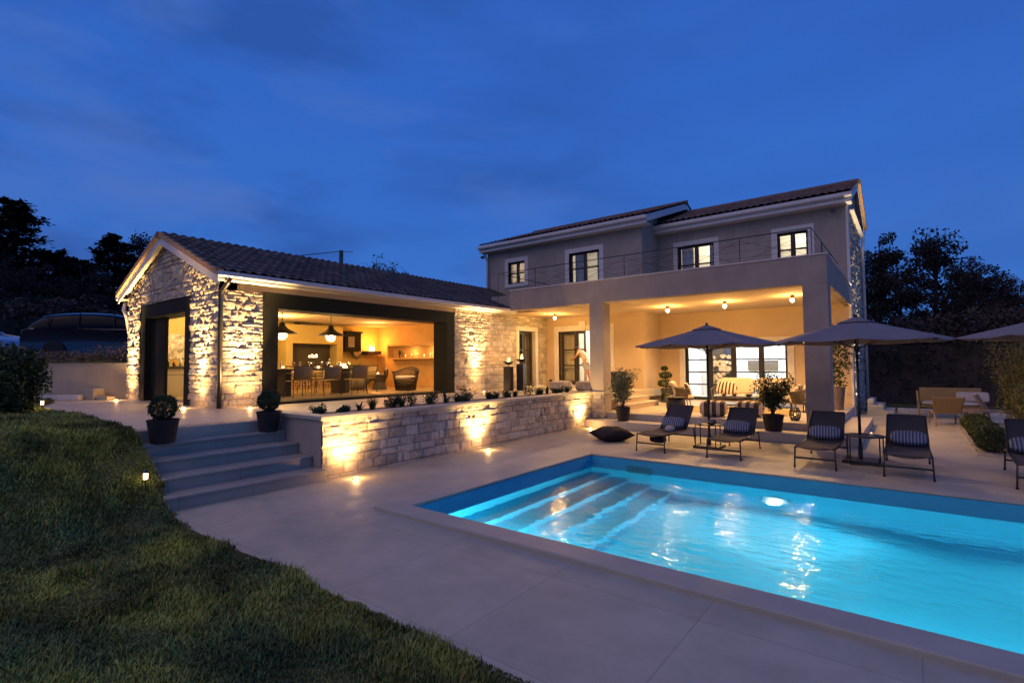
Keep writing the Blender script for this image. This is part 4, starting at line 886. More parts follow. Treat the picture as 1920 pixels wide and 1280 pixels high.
# ================================================================== FURNITURE BUILDERS
def superell(w, d, h, p=2.6, n=22, corner=0.0):
    """pillow like closed surface centred at 0; p bigger = boxier"""
    V = []; F = []
    sg = lambda a, e: math.copysign(abs(a) ** e, a)
    for i in range(n + 1):
        th = -PI / 2 + PI * i / n
        for k in range(2 * n):
            ph = 2 * PI * k / (2 * n); e = 2 / p
            x = sg(math.cos(th), e) * sg(math.cos(ph), e); y = sg(math.cos(th), e) * sg(math.sin(ph), e); z = sg(math.sin(th), 2 / 2.2 if corner else e)
            V.append((x * w / 2, y * d / 2, z * h / 2))
    for i in range(n):
        for k in range(2 * n): F.append((i * 2 * n + k, i * 2 * n + (k + 1) % (2 * n), (i + 1) * 2 * n + (k + 1) % (2 * n), (i + 1) * 2 * n + k))
    m = MB(); m.add(V, F); return m
def rot_mb(m, rx=0, ry=0, rz=0, off=(0, 0, 0)):
    from mathutils import Euler
    Q = Euler((rx, ry, rz)).to_matrix(); m.v = [tuple(Q @ Vector(p) + Vector(off)) for p in m.v]; return m
def plate(m, c, w, h, th, tilt):   # thin slab
    return m
# --- sun lounger
def make_lounger(label):
    t = thing('sun_lounger', label, 'sun lounger', (0, 0, 0), 0, 'sun loungers lined up by the pool')
    W = 0.285
    f = MB()
    for s in (-1, 1):
        f.tube([(s * W, -0.78, 0.335), (s * W, 0.15, 0.325), (s * W, 0.60, 0.36), (s * W, 0.80, 0.33)], 0.014, 8)
    f.tube([(-W, -0.78, 0.335), (W, -0.78, 0.335)], 0.010, 6); f.tube([(-W, 0.80, 0.33), (W, 0.80, 0.33)], 0.012, 8)
    f.tube([(-W, 0.30, 0.325), (W, 0.30, 0.325)], 0.010, 8)
    f.build('frame', M['tube'], t, smooth=True)
    for s in (-1, 1):
        for y0, y1 in ((-0.78, -0.80), (0.78, 0.84)):
            m = MB(); m.tube([(s * W, y0, 0.335), (s * (W + 0.012), y1, 0.02)], [0.014, 0.012], 8); l = m.build('leg', M['tube'], t, smooth=True)
            m = MB(); m.tube([(s * (W + 0.012), y1, 0.03), (s * (W + 0.012), y1, 0.0)], 0.018, 8); m.build('foot', M['rubber'], l)
    for y0, y1 in ((-0.806, -0.780), (0.80, 0.826)): m = MB(); m.box(-W, y0, 0.150, W, y1, 0.180); m.build('crossbar', M['tube'], t)
    def sheet(P0, P1, sag, th=0.006, hem=0.0, nx=12, ny=14, W0=W - .012, W1=W - .012):
        V = []; F = []
        for z_ in (0, 1):
            for j in range(ny + 1):
                v = j / ny
                for i in range(nx + 1):
                    u = i / nx * 2 - 1; w = W0 + (W1 - W0) * v
                    y = P0[0] + (P1[0] - P0[0]) * v; z = P0[1] + (P1[1] - P0[1]) * v - sag * (1 - u * u) * math.sin(PI * min(1, 0.25 + v * .75)) - hem * (1 - u * u) * (1 - v) ** 6
                    V.append((u * w, y, z - th * z_))
        s = (nx + 1) * (ny + 1)
        for j in range(ny):
            for i in range(nx):
                a = j * (nx + 1) + i; F.append((a, a + 1, a + nx + 2, a + nx + 1)); F.append((s + a + nx + 1, s + a + nx + 2, s + a + 1, s + a))
        ed = [(j * (nx + 1), (j + 1) * (nx + 1)) for j in range(ny)] + [((j + 1) * (nx + 1) + nx, j * (nx + 1) + nx) for j in range(ny)] + [(i + 1, i) for i in range(nx)] + [(ny * (nx + 1) + i, ny * (nx + 1) + i + 1) for i in range(nx)]
        F += [(b, a, a + s, b + s) for a, b in ed]
        m = MB(); m.add(V, F); return m
    sheet((-0.80, 0.352), (0.34, 0.335), 0.022, hem=0.03).build('seat_sling', M['sling'], t, smooth=True)
    b = sheet((0.34, 0.335), (0.86, 0.80), 0.02, W1=W - .03).build('back_sling', M['sling'], t, smooth=True)
    m = MB(); m.tube([(-W, 0.34, 0.325), (-W + .018, 0.86, 0.80), (-W + .03, 0.87, 0.81), (W - .03, 0.87, 0.81), (W - .018, 0.86, 0.80), (W, 0.34, 0.325)], 0.013, 8); m.tube([(0, 0.80, 0.745), (0, 0.80, 0.34)], 0.008, 6)
    m.build('back_frame', M['tube'], b, smooth=True)
    return t
L0 = make_lounger('sun lounger nearest the black beanbag, with a round pale cushion on its seat')
labs = [None, 'sun lounger between the left umbrella and the planted pot, striped pillow at its back', 'sun lounger just left of the right umbrella pole', 'sun lounger facing the pool squarely, right of the right umbrella pole', 'sun lounger cut off by the right edge of the photo']
LP = [(-4.10, 10.56, -0.03), (-2.76, 10.60, 0.02), (-1.28, 10.56, -0.015), (-0.08, 10.53, 0.01), (1.42, 10.60, -0.03)]
for i, (x, y, a) in enumerate(LP):
    o = L0 if i == 0 else copy_tree(L0)
    if i: o['label'] = labs[i]
    o.location = (x, y, 0); o.rotation_euler.z = a
# striped pillows on the loungers
PL = ['blue striped pillow on the lounger beside the round pale cushion', 'blue striped pillow on the lounger between the left umbrella and the big planted pot', 'blue striped pillow on the lounger left of the right umbrella pole', 'blue striped pillow on the lounger right of the right umbrella pole', 'blue striped pillow on the lounger at the right edge of the photo']
for i, (x, y, a) in enumerate(LP):
    t = thing('striped_pillow', PL[i], 'pillow', (x + (0.02, -.03, .015, .02, -.01)[i], y + 0.355, 0.475), a + (.05, -.04, .09, -.02, .06)[i], 'blue striped lounger pillows')
    rot_mb(superell(0.50, 0.15, 0.25, 3.2), rx=R(-42)).build('cover', M['str_blue'], t, smooth=True)
t = thing('round_cushion', 'small round pale grey cushion lying on the leftmost lounger seat', 'cushion', (-4.02, 10.55, 0.385))
superell(0.20, 0.20, 0.13, 2.2).build('cover', M['grey_cush'], t, smooth=True)
t = thing('black_bolster', 'black rolled cushion hanging low under the leftmost lounger', 'cushion', (-4.10, 10.1, 0.22))
rot_mb(superell(0.34, 0.16, 0.16, 3.0), off=(0, 0, 0)).build('cover', M['bean'], t, smooth=True)
# black beanbag
t = thing('beanbag', 'large black pointed beanbag lying on the paving left of the loungers', 'beanbag', (-5.45, 10.72, 0.0), R(-35))
V = []; F = []; n = 26
for i in range(n + 1):
    for k in range(n + 1):
        u = i / n * 2 - 1; v = k / n * 2 - 1
        q = (1 - abs(u) ** 2.3) ** 0.62 * (1 - abs(v) ** 2.3) ** 0.62
        pin = 1 - 0.10 * (1 - abs(u) ** 2) * abs(v) ; pin2 = 1 - 0.10 * (1 - abs(v) ** 2) * abs(u)
        wr = 0.012 * math.sin(9 * u + 3 * v) * q
        V.append((u * 0.40 * pin2, v * 0.40 * pin, 0.15 + 0.17 * q + wr)); V.append((u * 0.40 * pin2, v * 0.40 * pin, 0.15 - 0.148 * min(1, q * 1.25)))
for i in range(n):
    for k in range(n):
        a = (i * (n + 1) + k) * 2; b = a + 2; c = a + 2 * (n + 1); d = c + 2; F += [(a, c, d, b), (a + 1, b + 1, d + 1, c + 1)]
m = MB(); m.add(V, F); m.build('cover', M['bean'], t, smooth=True)
m = MB(); e_ = [(-.4, -.4), (.4, -.4), (.4, .4), (-.4, .4)]; pp = []
for a in range(4):
    for s in range(8): f_ = s / 8; pp.append((e_[a][0] * (1 - f_) + e_[(a + 1) % 4][0] * f_, e_[a][1] * (1 - f_) + e_[(a + 1) % 4][1] * f_, 0.15))
# --- side tables
def side_table(x, y, r, label, rz=0):
    t = thing('side_table', label, 'side table', (x, y, 0), rz, 'small round side tables between the loungers')
    m = MB(); m.lathe([(0.001, 0.475), (r - .01, 0.475), (r, 0.482), (r, 0.495), (r - .012, 0.495), (r - .016, 0.487), (0.001, 0.486)], (0, 0, 0), 40); m.build('tray_top', M['black'], t)
    q = r * 0.78
    for a, b in ((-q, -q * .8), (q, -q * .8), (q, q * .8), (-q, q * .8)):
        m = MB(); m.tube([(a, b, 0.475), (a, b, 0.01)], 0.011, 8); m.build('leg', M['tube'], t, smooth=True)
    m = MB(); m.tube([(-q, -q * .8, 0.02), (q, -q * .8, 0.02), (q, q * .8, 0.02), (-q, q * .8, 0.02)], 0.012, 8, closed=True); m.build('base_frame', M['tube'], t)
    return t
side_table(-3.36, 10.92, 0.26, 'small black side table under the left umbrella with a round pot on it')
side_table(-0.66, 10.72, 0.30, 'small oval topped side table under the right umbrella with a candle glass on it', R(10))
t = thing('round_pot', 'small round dark pot on the left side table', 'pot', (-3.28, 10.98, 0.487)); m = MB(); m.lathe([(0.05, 0), (0.085, 0.035), (0.075, 0.08), (0.045, 0.10), (0.045, 0.105)], (0, 0, 0), 20); m.build('body', M['pot_brown'], t, smooth=True)
t = thing('white_cup', 'white cup on the left side table', 'cup', (-3.50, 10.86, 0.487)); m = MB(); m.lathe([(0.028, 0), (0.036, 0.05), (0.032, 0.05), (0.025, 0.004)], (0, 0, 0), 18); m.build('body', M['ceramic'], t, smooth=True)
t = thing('candle_glass', 'small lit candle glass on the right side table', 'candle', (-0.56, 10.66, 0.487)); m = MB(); m.lathe([(0.03, 0), (0.035, 0.06), (0.03, 0.06), (0.001, 0.035)], (0, 0, 0), 18); m.build('glass_cup', mat('amber_glass', (0.7, 0.6, 0.4), 0.2), t, smooth=True)
m = MB(); m.sphere((0, 0, 0.055), 0.012, 6); m.build('flame', M['em_flame'], t)
# --- umbrellas
def umbrella(x, y, zt, rad, rot, label, drop=0.44, sq=False):
    t = thing('umbrella', label, 'umbrella', (x, y, 0), 0, 'big grey canvas umbrellas by the pool')
    m = MB(); m.tube([(0, 0, 0.06), (0, 0, zt - .04)], 0.024, 14); pole = m.build('pole', M['black'], t, smooth=True)
    m = MB(); m.tube([(0, 0, 0.9), (0, 0, 0.97)], 0.034, 14); m.tube([(0.02, 0, 0.93), (0.09, 0, 0.93), (0.09, 0, 0.88)], 0.008, 6); m.build('crank', M['black'], pole)
    m = MB(); m.box(-.26, -.26, 0.0, .26, .26, 0.05); m.tube([(0, 0, .05), (0, 0, .28)], 0.036, 14); m.build('base_plate', M['black'], t, bevel=0.008)
    n = 8; V = []; F = []; NR, NA = 8, 6
    zr = zt - drop
    def surf(f, a):  # f radial, a angle fraction within sector
        k = int(a); fr = a - k
        a0 = rot + 2 * PI * k / n; a1 = rot + 2 * PI * (k + 1) / n
        p0 = Vector((math.cos(a0), math.sin(a0), 0)); p1 = Vector((math.cos(a1), math.sin(a1), 0)); p = p0.lerp(p1, fr) * rad * f
        edge_in = 1 - 0.035 * math.sin(PI * fr) * f
        z = zt - 0.03 - (drop - .03) * (f ** 0.93) - 0.045 * math.sin(PI * fr) * f * (1 - f * .35) 
        return (p.x * edge_in, p.y * edge_in, z)
    cols_ = n * NA
    for j in range(NR + 1):
        f = 0.03 + 0.97 * j / NR
        for i in range(cols_): V.append(surf(f, i / NA))
    for j in range(NR):
        for i in range(cols_): F.append((j * cols_ + i, j * cols_ + (i + 1) % cols_, (j + 1) * cols_ + (i + 1) % cols_, (j + 1) * cols_ + i))
    m = MB(); m.add(V, F); cp = m.build('canopy', M['canopy'], t, smooth=True)
    sm = cp.modifiers.new('solid', 'SOLIDIFY'); sm.thickness = 0.006
    V2 = []; F2 = []
    for j in range(3):
        f = (0.01, 0.10, 0.20)[j]
        for i in range(cols_):
            q = surf(f, i / NA); V2.append((q[0], q[1], q[2] + 0.035 - 0.006 * j))
    for j in range(2):
        for i in range(cols_): F2.append((j * cols_ + i, j * cols_ + (i + 1) % cols_, (j + 1) * cols_ + (i + 1) % cols_, (j + 1) * cols_ + i))
    m = MB(); m.add(V2, F2); v_ = m.build('vent_cap', M['canopy'], cp, smooth=True); sm = v_.modifiers.new('solid', 'SOLIDIFY'); sm.thickness = 0.005
    m = MB(); m.sphere((0, 0, zt + 0.02), 0.03, 6); m.build('finial', M['black'], cp)
    for k in range(n):
        a0 = rot + 2 * PI * k / n; ca, sa = math.cos(a0), math.sin(a0)
        m = MB(); m.tube([(ca * .04, sa * .04, zt - 0.07), (ca * rad * .99, sa * rad * .99, zt - drop - 0.02)], 0.009, 6)
        m.tube([(ca * .04, sa * .04, zt - drop - 0.12), (ca * rad * .5, sa * rad * .5, zt - drop * .52 - 0.045)], 0.007, 6); m.build('rib', M['black'], t, smooth=True)
    for z_ in (zt - drop - .17, zt - .12): m = MB(); m.tube([(0, 0, z_), (0, 0, z_ + .10)], 0.042, 12); m.build('hub', M['black'], t)
    return t
umbrella(-3.36, 11.02, 2.55, 1.50, R(22.5 - 33), 'dark umbrella standing over the two left loungers')
umbrella(-0.74, 10.92, 2.55, 1.42, R(22.5 - 18), 'wide grey umbrella over the two loungers right of the column')
umbrella(2.05, 11.0, 2.55, 1.50, R(5), 'umbrella reaching in at the right edge of the photo')
# --- pots with plants
def pot_plant(x, y, z, r, h, ph, pr, label, seed, leafm='leaf_ol', n=1500, ls=0.07, potm='pot', topr=None, kind='olive', name='potted_plant', rim=True, cat='potted plant', group=None):
    t = thing(name, label, cat, (x, y, z), 0, group)
    m = MB(); prof = [(r * .70, 0), (r * .74, 0.01), (r * .97, h * .92), (r, h * .93), (r, h), (r * .9, h), (r * .88, h * .9), (0.001, h * .88)]; m.lathe(prof, (0, 0, 0), 32); p = m.build('pot', M[potm], t, smooth=False)
    m = MB(); m.lathe([(0.001, h * .9), (r * .88, h * .885)], (0, 0, 0), 24); m.build('soil', M['soil'], p)
    rs = np.random.RandomState(seed); st = MB(); pts = []
    if kind == 'olive':
        for k in range(9):
            a = rs.uniform(0, 2 * PI); q = pr * rs.uniform(0.3, 0.85); top = Vector((q * math.cos(a), q * math.sin(a), h + ph * rs.uniform(0.55, 1.0)))
            b0 = Vector((rs.uniform(-.03, .03), rs.uniform(-.03, .03), h * .88)); mid = b0.lerp(top, .5) + Vector((rs.uniform(-.08, .08), rs.uniform(-.08, .08), .05)); st.tube([b0, mid, top], [0.010, 0.007, 0.003], 5)
            for f_ in np.linspace(0.35, 1.0, 5):
                c = b0.lerp(mid, f_ * 2) if f_ < .5 else mid.lerp(top, f_ * 2 - 1); pts.append(gauss_pts(rs, n // 45, c, (pr * .42, pr * .42, ph * .16)))
        P = np.concatenate(pts)
        lm = leaf_mesh('foliage', P, ls, seed + 1, aspect=0.32)
    elif kind == 'ball':
        st.tube([(0, 0, h * .8), (0, 0, h + pr)], 0.02, 6); c = (0, 0, h + pr * .88)
        P = blob_points(rs, n, c, (pr * 0.98, pr * 0.98, pr * .95), 0.75); q_ = P - np.array(c); P = np.array(c) + q_ * (0.94 + 0.55 * fbm(np.arctan2(q_[:, 1], q_[:, 0]) * 1.6 + 9, q_[:, 2] * 14 + 20, seed))[:, None] * (1 + 0.16 * (rs.rand(n, 1) > .95)); lm = leaf_mesh('foliage', P, ls, seed + 1, aspect=0.6)
    elif kind == 'climb':
        for k in range(4):
            pp = [Vector((rs.uniform(-.05, .05), rs.uniform(-.05, .05), h * .88))]
            for j in range(7): pp.append(pp[-1] + Vector((rs.uniform(-.06, .12), rs.uniform(-.08, .08), ph / 7)))
            st.tube(pp, 0.007, 5)
            for q in pp[1:]: pts.append(gauss_pts(rs, n // 28, q, (pr, pr, ph * .09)))
        P = np.concatenate(pts); lm = leaf_mesh('foliage', P, ls, seed + 1, aspect=0.5)
    elif kind == 'tiers':
        zz = h
        for rr_, dz in ((pr, pr * 1.15), (pr * .85, pr * 1.0), (pr * .45, pr * .8)):
            st.tube([(0, 0, zz - .05), (0, 0, zz + dz)], 0.02, 6); pts.append(blob_points(rs, n // 3, (rs.uniform(-.04, .04), 0, zz + dz * .55), (rr_, rr_, rr_ * .55), .6)); zz += dz
        P = np.concatenate(pts); lm = leaf_mesh('foliage', P, ls, seed + 1, aspect=0.5)
    st.build('stem', M['bark'], t, smooth=True)
    link_mesh('foliage', lm, M[leafm], t)
    return t
pot_plant(-6.19, 12.86, 0.206, 0.20, 0.37, 0.95, 0.42, 'olive shrub in a dark pot on the low step beside the planter wall', 101, n=2600, ls=0.085)
pot_plant(-2.50, 12.88, 0.206, 0.23, 0.37, 0.90, 0.46, 'bushy shrub in a wide dark pot on the low step before the sofa', 102, n=3000, ls=0.075, leafm='leaf')
pot_plant(-1.72, 17.45, 0.381, 0.24, 0.66, 1.75, 0.20, 'tall climbing plant in a brown pot at the right end of the covered terrace', 103, n=1100, ls=0.10, potm='pot_brown', kind='climb', leafm='leaf')
pot_plant(-6.82, 17.6, 0.381, 0.19, 0.50, 0.6, 0.27, 'tiered clipped shrub in a green glazed vase against the orange wall', 104, n=1500, ls=0.07, potm='glaze', kind='tiers', leafm='leaf')
pot_plant(-8.36, 2.72, 0.681, 0.20, 0.33, 0.3, 0.19, 'clipped box ball in a black pot at the left end of the stairs', 105, n=4200, ls=0.026, kind='ball', leafm='leaf')
pot_plant(-8.38, 4.24, 0.681, 0.19, 0.33, 0.3, 0.185, 'clipped box ball in a black pot at the planter end of the stairs', 106, n=4200, ls=0.026, kind='ball', leafm='leaf')
t = thing('glazed_urn', 'tall dark glazed urn on the upper terrace beside the middle column', 'urn', (-7.44, 15.05, 0.856)); m = MB(); m.lathe([(0.12, 0), (0.14, 0.02), (0.22, 0.30), (0.25, 0.50), (0.235, 0.60), (0.26, 0.64), (0.22, 0.64), (0.2, 0.5), (0.001, .45)], (0, 0, 0), 36); m.build('body', M['glaze'], t, smooth=True)
# --- lantern
t = thing('candle_lantern', 'dark pierced lantern with a candle on the terrace edge beside the right column', 'lantern', (-2.19, 13.72, 0.381))
m = MB(); nn = 16; 
for k in range(nn):
    a = 2 * PI * k / nn; m.tube([(math.cos(a + z * 2.2) * (.075 + .045 * math.sin(PI * min(1, z / .3))), math.sin(a + z * 2.2) * (.075 + .045 * math.sin(PI * min(1, z / .3))), z) for z in np.linspace(0, .3, 7)], .007, 5)
    m.tube([(math.cos(a - z * 2.2) * (.075 + .045 * math.sin(PI * min(1, z / .3))), math.sin(a - z * 2.2) * (.075 + .045 * math.sin(PI * min(1, z / .3))), z) for z in np.linspace(0, .3, 7)], .007, 5)
m.lathe([(.001, 0), (.08, 0), (.08, .012), (.001, .012)], n=20); m.build('cage', M['black'], t)
m = MB(); m.tube([(0, 0, .012), (0, 0, .12)], .03, 12); m.build('candle', M['ceramic'], t)
m = MB(); m.lathe([(.001, .12), (.012, .135), (.001, .165)], n=8); m.build('flame', M['em_flame'], t); point('lantern_light', (0, 0, .17), 1.2, (1, .5, .15), .02, t)

# --- covered terrace seating
def cushion_part(t, name, mt, w, d, h, off, rx=0, rz=0, p=3.6, ry=0): return rot_mb(superell(w, d, h, p, n=16), rx, ry, rz, off).build(name, mt, t, smooth=True)
t = thing('terrace_sofa', 'low sofa with sand cushions against the living room glazing', 'sofa', (-3.95, 17.6, 0.381))
m = MB(); m.box(-1.15, -0.42, 0.16, 1.15, 0.42, 0.22); m.build('base_frame', M['tube'], t, bevel=.01)
for x, y in ((-1.1, -.38), (1.1, -.38), (1.1, .38), (-1.1, .38)):
    m = MB(); m.tube([(x, y, .16), (x, y, 0)], .016, 8); m.build('leg', M['tube'], t)
m = MB()
for s in (-1, 1): m.tube([(s * 1.15, -.42, .2), (s * 1.2, -.42, .52), (s * 1.2, .44, .66), (s * 1.15, .42, .2)], .018, 8)
m.tube([(-1.2, .44, .66), (1.2, .44, .66)], .018, 8)
for k in range(46): x = -1.18 + 2.36 * k / 45; m.tube([(x, .44, .66), (x, .42, .2)], .006, 4)
m.build('rope_back', M['cane'], t)
for s in (-1, 1): cushion_part(t, 'seat_cushion', M['cush'], 1.12, 0.78, 0.17, (s * .565, -.03, .30))
for s in (-1, 1): cushion_part(t, 'back_cushion', M['cush'], 1.09, 0.20, 0.52, (s * .565, .30, .62), rx=R(-12), p=7)
for i, (x, y, lab) in enumerate(((-4.85, 17.42, 'brown striped pillow at the left arm of the terrace sofa'), (-4.62, 17.35, 'second brown striped pillow leaning on the first at the sofa\'s left end'), (-3.15, 17.4, 'brown striped pillow at the right end of the terrace sofa'))):
    q = thing('scatter_pillow', lab, 'pillow', (x, y, 0.93), R(-20 + 12 * i), 'striped scatter pillows on the terrace seats'); rot_mb(superell(0.46, 0.14, 0.42, 3.0, n=14), R(-22), R(14)).build('cover', M['str_pillow'], q, smooth=True)
def rope_armchair(x, y, z, rz, label):
    t = thing('rope_armchair', label, 'armchair', (x, y, z), rz, 'round rope armchairs on the covered terrace')
    m = MB(); rim = []; low = []
    for k in range(25):
        a = PI * (-0.12) + PI * 1.24 * k / 24; rim.append((math.cos(a) * .46, math.sin(a) * .40, .66 - .10 * abs(math.cos(a)) ** 3)); low.append((math.cos(a) * .36, math.sin(a) * .33, .24))
    m.tube(rim, .016, 8); m.tube(low, .014, 8)
    for k in range(24):
        for f_ in (0, .33, .66):
            a_ = Vector(rim[k]).lerp(Vector(rim[k + 1]), f_); b_ = Vector(low[k]).lerp(Vector(low[k + 1]), f_); m.tube([a_, b_], .010, 5)
    m.build('rope_shell', M['cane'], t)
    for a in (0.6, 2.5, 3.8, 5.6):
        m = MB(); m.tube([(math.cos(a) * .33, math.sin(a) * .3, .24), (math.cos(a) * .38, math.sin(a) * .36, 0)], .013, 8); m.build('leg', M['tube'], t)
    m = MB(); m.lathe([(.001, .22), (.36, .22), (.36, .25), (.001, .25)], n=28); m.build('seat_base', M['tube'], t)
    m = MB(); m.lathe([(.001, .25), (.35, .255), (.375, .30), (.36, .36), (.001, .385)], n=28); m.build('seat_cushion', M['cush'], t, smooth=True)
    cushion_part(t, 'back_cushion', M['cush'], .66, .16, .44, (0, .26, .58), rx=R(-14), p=5)
    return t
rope_armchair(-5.83, 16.4, .381, R(120), 'round rope armchair beside the glazed vase, left of the sofa')
rope_armchair(-2.35, 16.3, .381, R(-120), 'round rope armchair behind the bushy pot, right of the sofa')
for x, y, rz, lab in ((-5.62, 16.36, 100, 'brown striped pillow on the left rope armchair'), (-2.52, 16.28, -100, 'brown striped pillow on the right rope armchair')):
    q = thing('scatter_pillow', lab, 'pillow', (x, y, 0.95), R(rz), 'striped scatter pillows on the terrace seats'); rot_mb(superell(0.44, 0.14, 0.40, 3.0, n=14), R(-22), R(8)).build('cover', M['str_pillow'], q, smooth=True)
t = thing('coffee_table', 'low black coffee table with bowls in front of the terrace sofa', 'coffee table', (-4.1, 16.35, .381)); m = MB(); m.box(-.62, -.34, .34, .62, .34, .37); m.build('top', M['black'], t, bevel=.01)
for x, y in ((-.55, -.28), (.55, -.28), (.55, .28), (-.55, .28)): m = MB(); m.tube([(x, y, .34), (x * 1.06, y * 1.1, 0)], .014, 8); m.build('leg', M['tube'], t)
for k, (x, y, r_, lab) in enumerate(((-4.5, 16.3, .09, 'small dark bowl at the left end of the coffee table'), (-4.22, 16.35, .09, 'small dark bowl in the middle of the coffee table'), (-3.8, 16.3, .12, 'larger dark bowl at the right of the coffee table'))):
    q = thing('bowl', lab, 'bowl', (x, y, .752)); m = MB(); m.lathe([(r_ * .4, 0), (r_, .07), (r_ * .92, .07), (r_ * .35, .012), (.001, .01)], n=20); m.build('body', M['copper'] if k < 2 else M['black'], q, smooth=True)
t = thing('wicker_drum_table', 'dark woven drum side table near the terrace edge', 'side table', (-5.13, 13.95, .381)); m = MB(); m.lathe([(.20, 0), (.25, .12), (.255, .28), (.22, .42)], n=36); m.build('woven_body', M['cane_dark'], t, smooth=True)
m = MB(); m.lathe([(.001, .42), (.26, .42), (.265, .44), (.001, .445)], n=36); m.build('top', M['black'], t)
q = thing('shell_ornament', 'small pale shell lying on the woven drum table', 'ornament', (-5.18, 13.92, .856)); rot_mb(superell(.10, .08, .06, 2.0, n=8)).build('body', M['ceramic'], q, smooth=True)
def stripe_pouf(x, y, z, rz, lab):
    t = thing('striped_pouf', lab, 'pouf', (x, y, z), rz, 'brown and cream striped poufs'); rot_mb(superell(.64, .58, .40, 4.0, n=18), off=(0, 0, .20)).build('cover', M['str_beige'], t, smooth=True); return t
stripe_pouf(-4.06, 13.72, .381, R(8), 'brown and cream striped pouf behind the left umbrella pole')
stripe_pouf(-3.28, 14.1, .381, R(-6), 'brown and cream striped pouf half hidden behind the second lounger')
t = thing('area_rug', 'thin ochre rug on the covered terrace floor', 'rug', (-4.0, 15.6, .381)); m = MB(); m.box(-1.5, -1.0, .001, 1.5, 1.0, .010); m.build('rug', mat('ochre_rug', (.36, .25, .11), .95, var=.4, vs=9, bump=.5), t)
m = MB(); m.box(HXC + .002, 18.2, .66, HXC + .012, 18.28, .78)
t = setp(m.build('wall_socket', M['black'], None), 'small black socket on the orange return wall', 'socket')
m = MB(); m.box(-11.62, HY - .012, 1.03, -11.5, HY - .001, 1.13); setp(m.build('wall_socket', M['black'], None), 'black socket low on the wall left of the double doors', 'socket')

# --- upper terrace: fire bowls and poufs
for x, y, h, r_, lab in ((-10.95, 13.90, .83, .20, 'shorter black plinth with a burning fire bowl, left of the pair'), (-10.72, 14.34, .92, .225, 'taller black plinth with a burning fire bowl, in front of the side door')):
    t = thing('fire_bowl_plinth', lab, 'fire bowl', (x, y, .852), R(10), 'pair of fire bowls on black plinths')
    m = MB(); m.box(-.13, -.13, 0, .13, .13, h); m.build('plinth', M['black'], t, bevel=.004)
    m = MB(); m.tube([(0, 0, h), (0, 0, h + .06)], .015, 10); m.build('neck', M['steel'], t)
    m = MB(); m.lathe([(.02, h + .055), (r_ * .55, h + .085), (r_, h + .17), (r_ * .97, h + .17), (r_ * .5, h + .10), (.001, h + .09)], n=32); b_ = m.build('bowl', M['black'], t, smooth=True)
    m = MB(); rs = np.random.RandomState(int(h * 100))
    for k in range(7):
        a = rs.uniform(0, 2 * PI); q = rs.uniform(0, .07); hh = rs.uniform(.08, .22); c = (math.cos(a) * q, math.sin(a) * q, h + .13)
        m.lathe([(.004, 0), (.026, .03), (.018, hh * .5), (.001, hh)], c, 8, wob=lambda an, z: 1 + .15 * math.sin(3 * an + z * 40))
    m.build('flame', M['em_flame'], b_, smooth=True); point('fire_light', (0, 0, h + .32), 13, (1, .48, .13), .06, t)
for x, y, rz, lab in ((-9.22, 14.5, R(-28), 'black and white zigzag pouf left of the pair, nearer the side door'), (-8.45, 14.95, R(-20), 'black and white zigzag pouf beside the middle column')):
    t = thing('zigzag_pouf', lab, 'pouf', (x, y, .856), rz, 'black and white zigzag poufs'); rot_mb(superell(.74, .60, .34, 4.5, n=18), off=(0, 0, .17)).build('cover', M['zig'], t, smooth=True)

# --- person bending at the double doors
def skin_body(name, joints, edges, radii, mt, parent, root=0, sub=2):
    me = bpy.data.meshes.new(name); me.from_pydata(joints, edges, []); o = bpy.data.objects.new(name, me); col.objects.link(o); o.parent = parent
    sk = o.modifiers.new('skin', 'SKIN'); sv = me.skin_vertices[0].data
    for v, r_ in zip(sv, radii): v.radius = (r_, r_) if not isinstance(r_, tuple) else r_
    sv[root].use_root = True; sk.use_smooth_shade = True
    s = o.modifiers.new('sub', 'SUBSURF'); s.levels = sub; s.render_levels = sub; me.materials.append(mt); return o
t = thing('person', 'person in pale shirt and shorts bending forward in the bright doorway', 'person', (-9.95, 17.5, .92))
# local: bends towards -x, back to the camera
J = [(0, 0, .86), (-.03, 0, 1.02), (-.10, 0, 1.18), (-.20, 0, 1.32), (-.30, 0, 1.37), (-.38, 0, 1.40), (-.45, 0, 1.42),
     (.04, -.09, .80), (.05, -.10, .46), (.06, -.10, .09), (-.05, -.12, .03),
     (.03, .09, .80), (.06, .10, .46), (.12, .11, .10), (.02, .12, .03),
     (-.20, -.17, 1.31), (-.33, -.21, 1.12), (-.50, -.16, 1.02), (-.58, -.14, 1.00),
     (-.20, .17, 1.31), (-.34, .20, 1.13), (-.52, .15, 1.04), (-.60, .13, 1.02)]
Ed = [(0, 1), (1, 2), (2, 3), (3, 4), (4, 5), (5, 6), (0, 7), (7, 8), (8, 9), (9, 10), (0, 11), (11, 12), (12, 13), (13, 14), (3, 15), (15, 16), (16, 17), (17, 18), (3, 19), (19, 20), (20, 21), (21, 22)]
Rr = [.115, .11, .12, .125, .055, .085, .075, .085, .058, .036, .03, .085, .058, .036, .03, .055, .04, .03, .035, .055, .04, .03, .035]
body = skin_body('body', J, Ed, Rr, M['skin'], t)
skin_body('shirt', [(-.01, 0, .93), (-.04, 0, 1.04), (-.10, 0, 1.18), (-.19, 0, 1.31), (-.20, -.17, 1.30), (-.28, -.20, 1.19), (-.20, .17, 1.30), (-.28, .20, 1.19)], [(0, 1), (1, 2), (2, 3), (3, 4), (4, 5), (3, 6), (6, 7)], [.135, .13, .14, .14, .068, .056, .068, .056], M['shirt'], t)
skin_body('shorts', [(0, 0, .90), (.035, -.09, .78), (.045, -.10, .56), (.035, .09, .78), (.055, .10, .56)], [(0, 1), (1, 2), (0, 3), (3, 4)], [.135, .10, .085, .10, .085], M['shorts'], t)
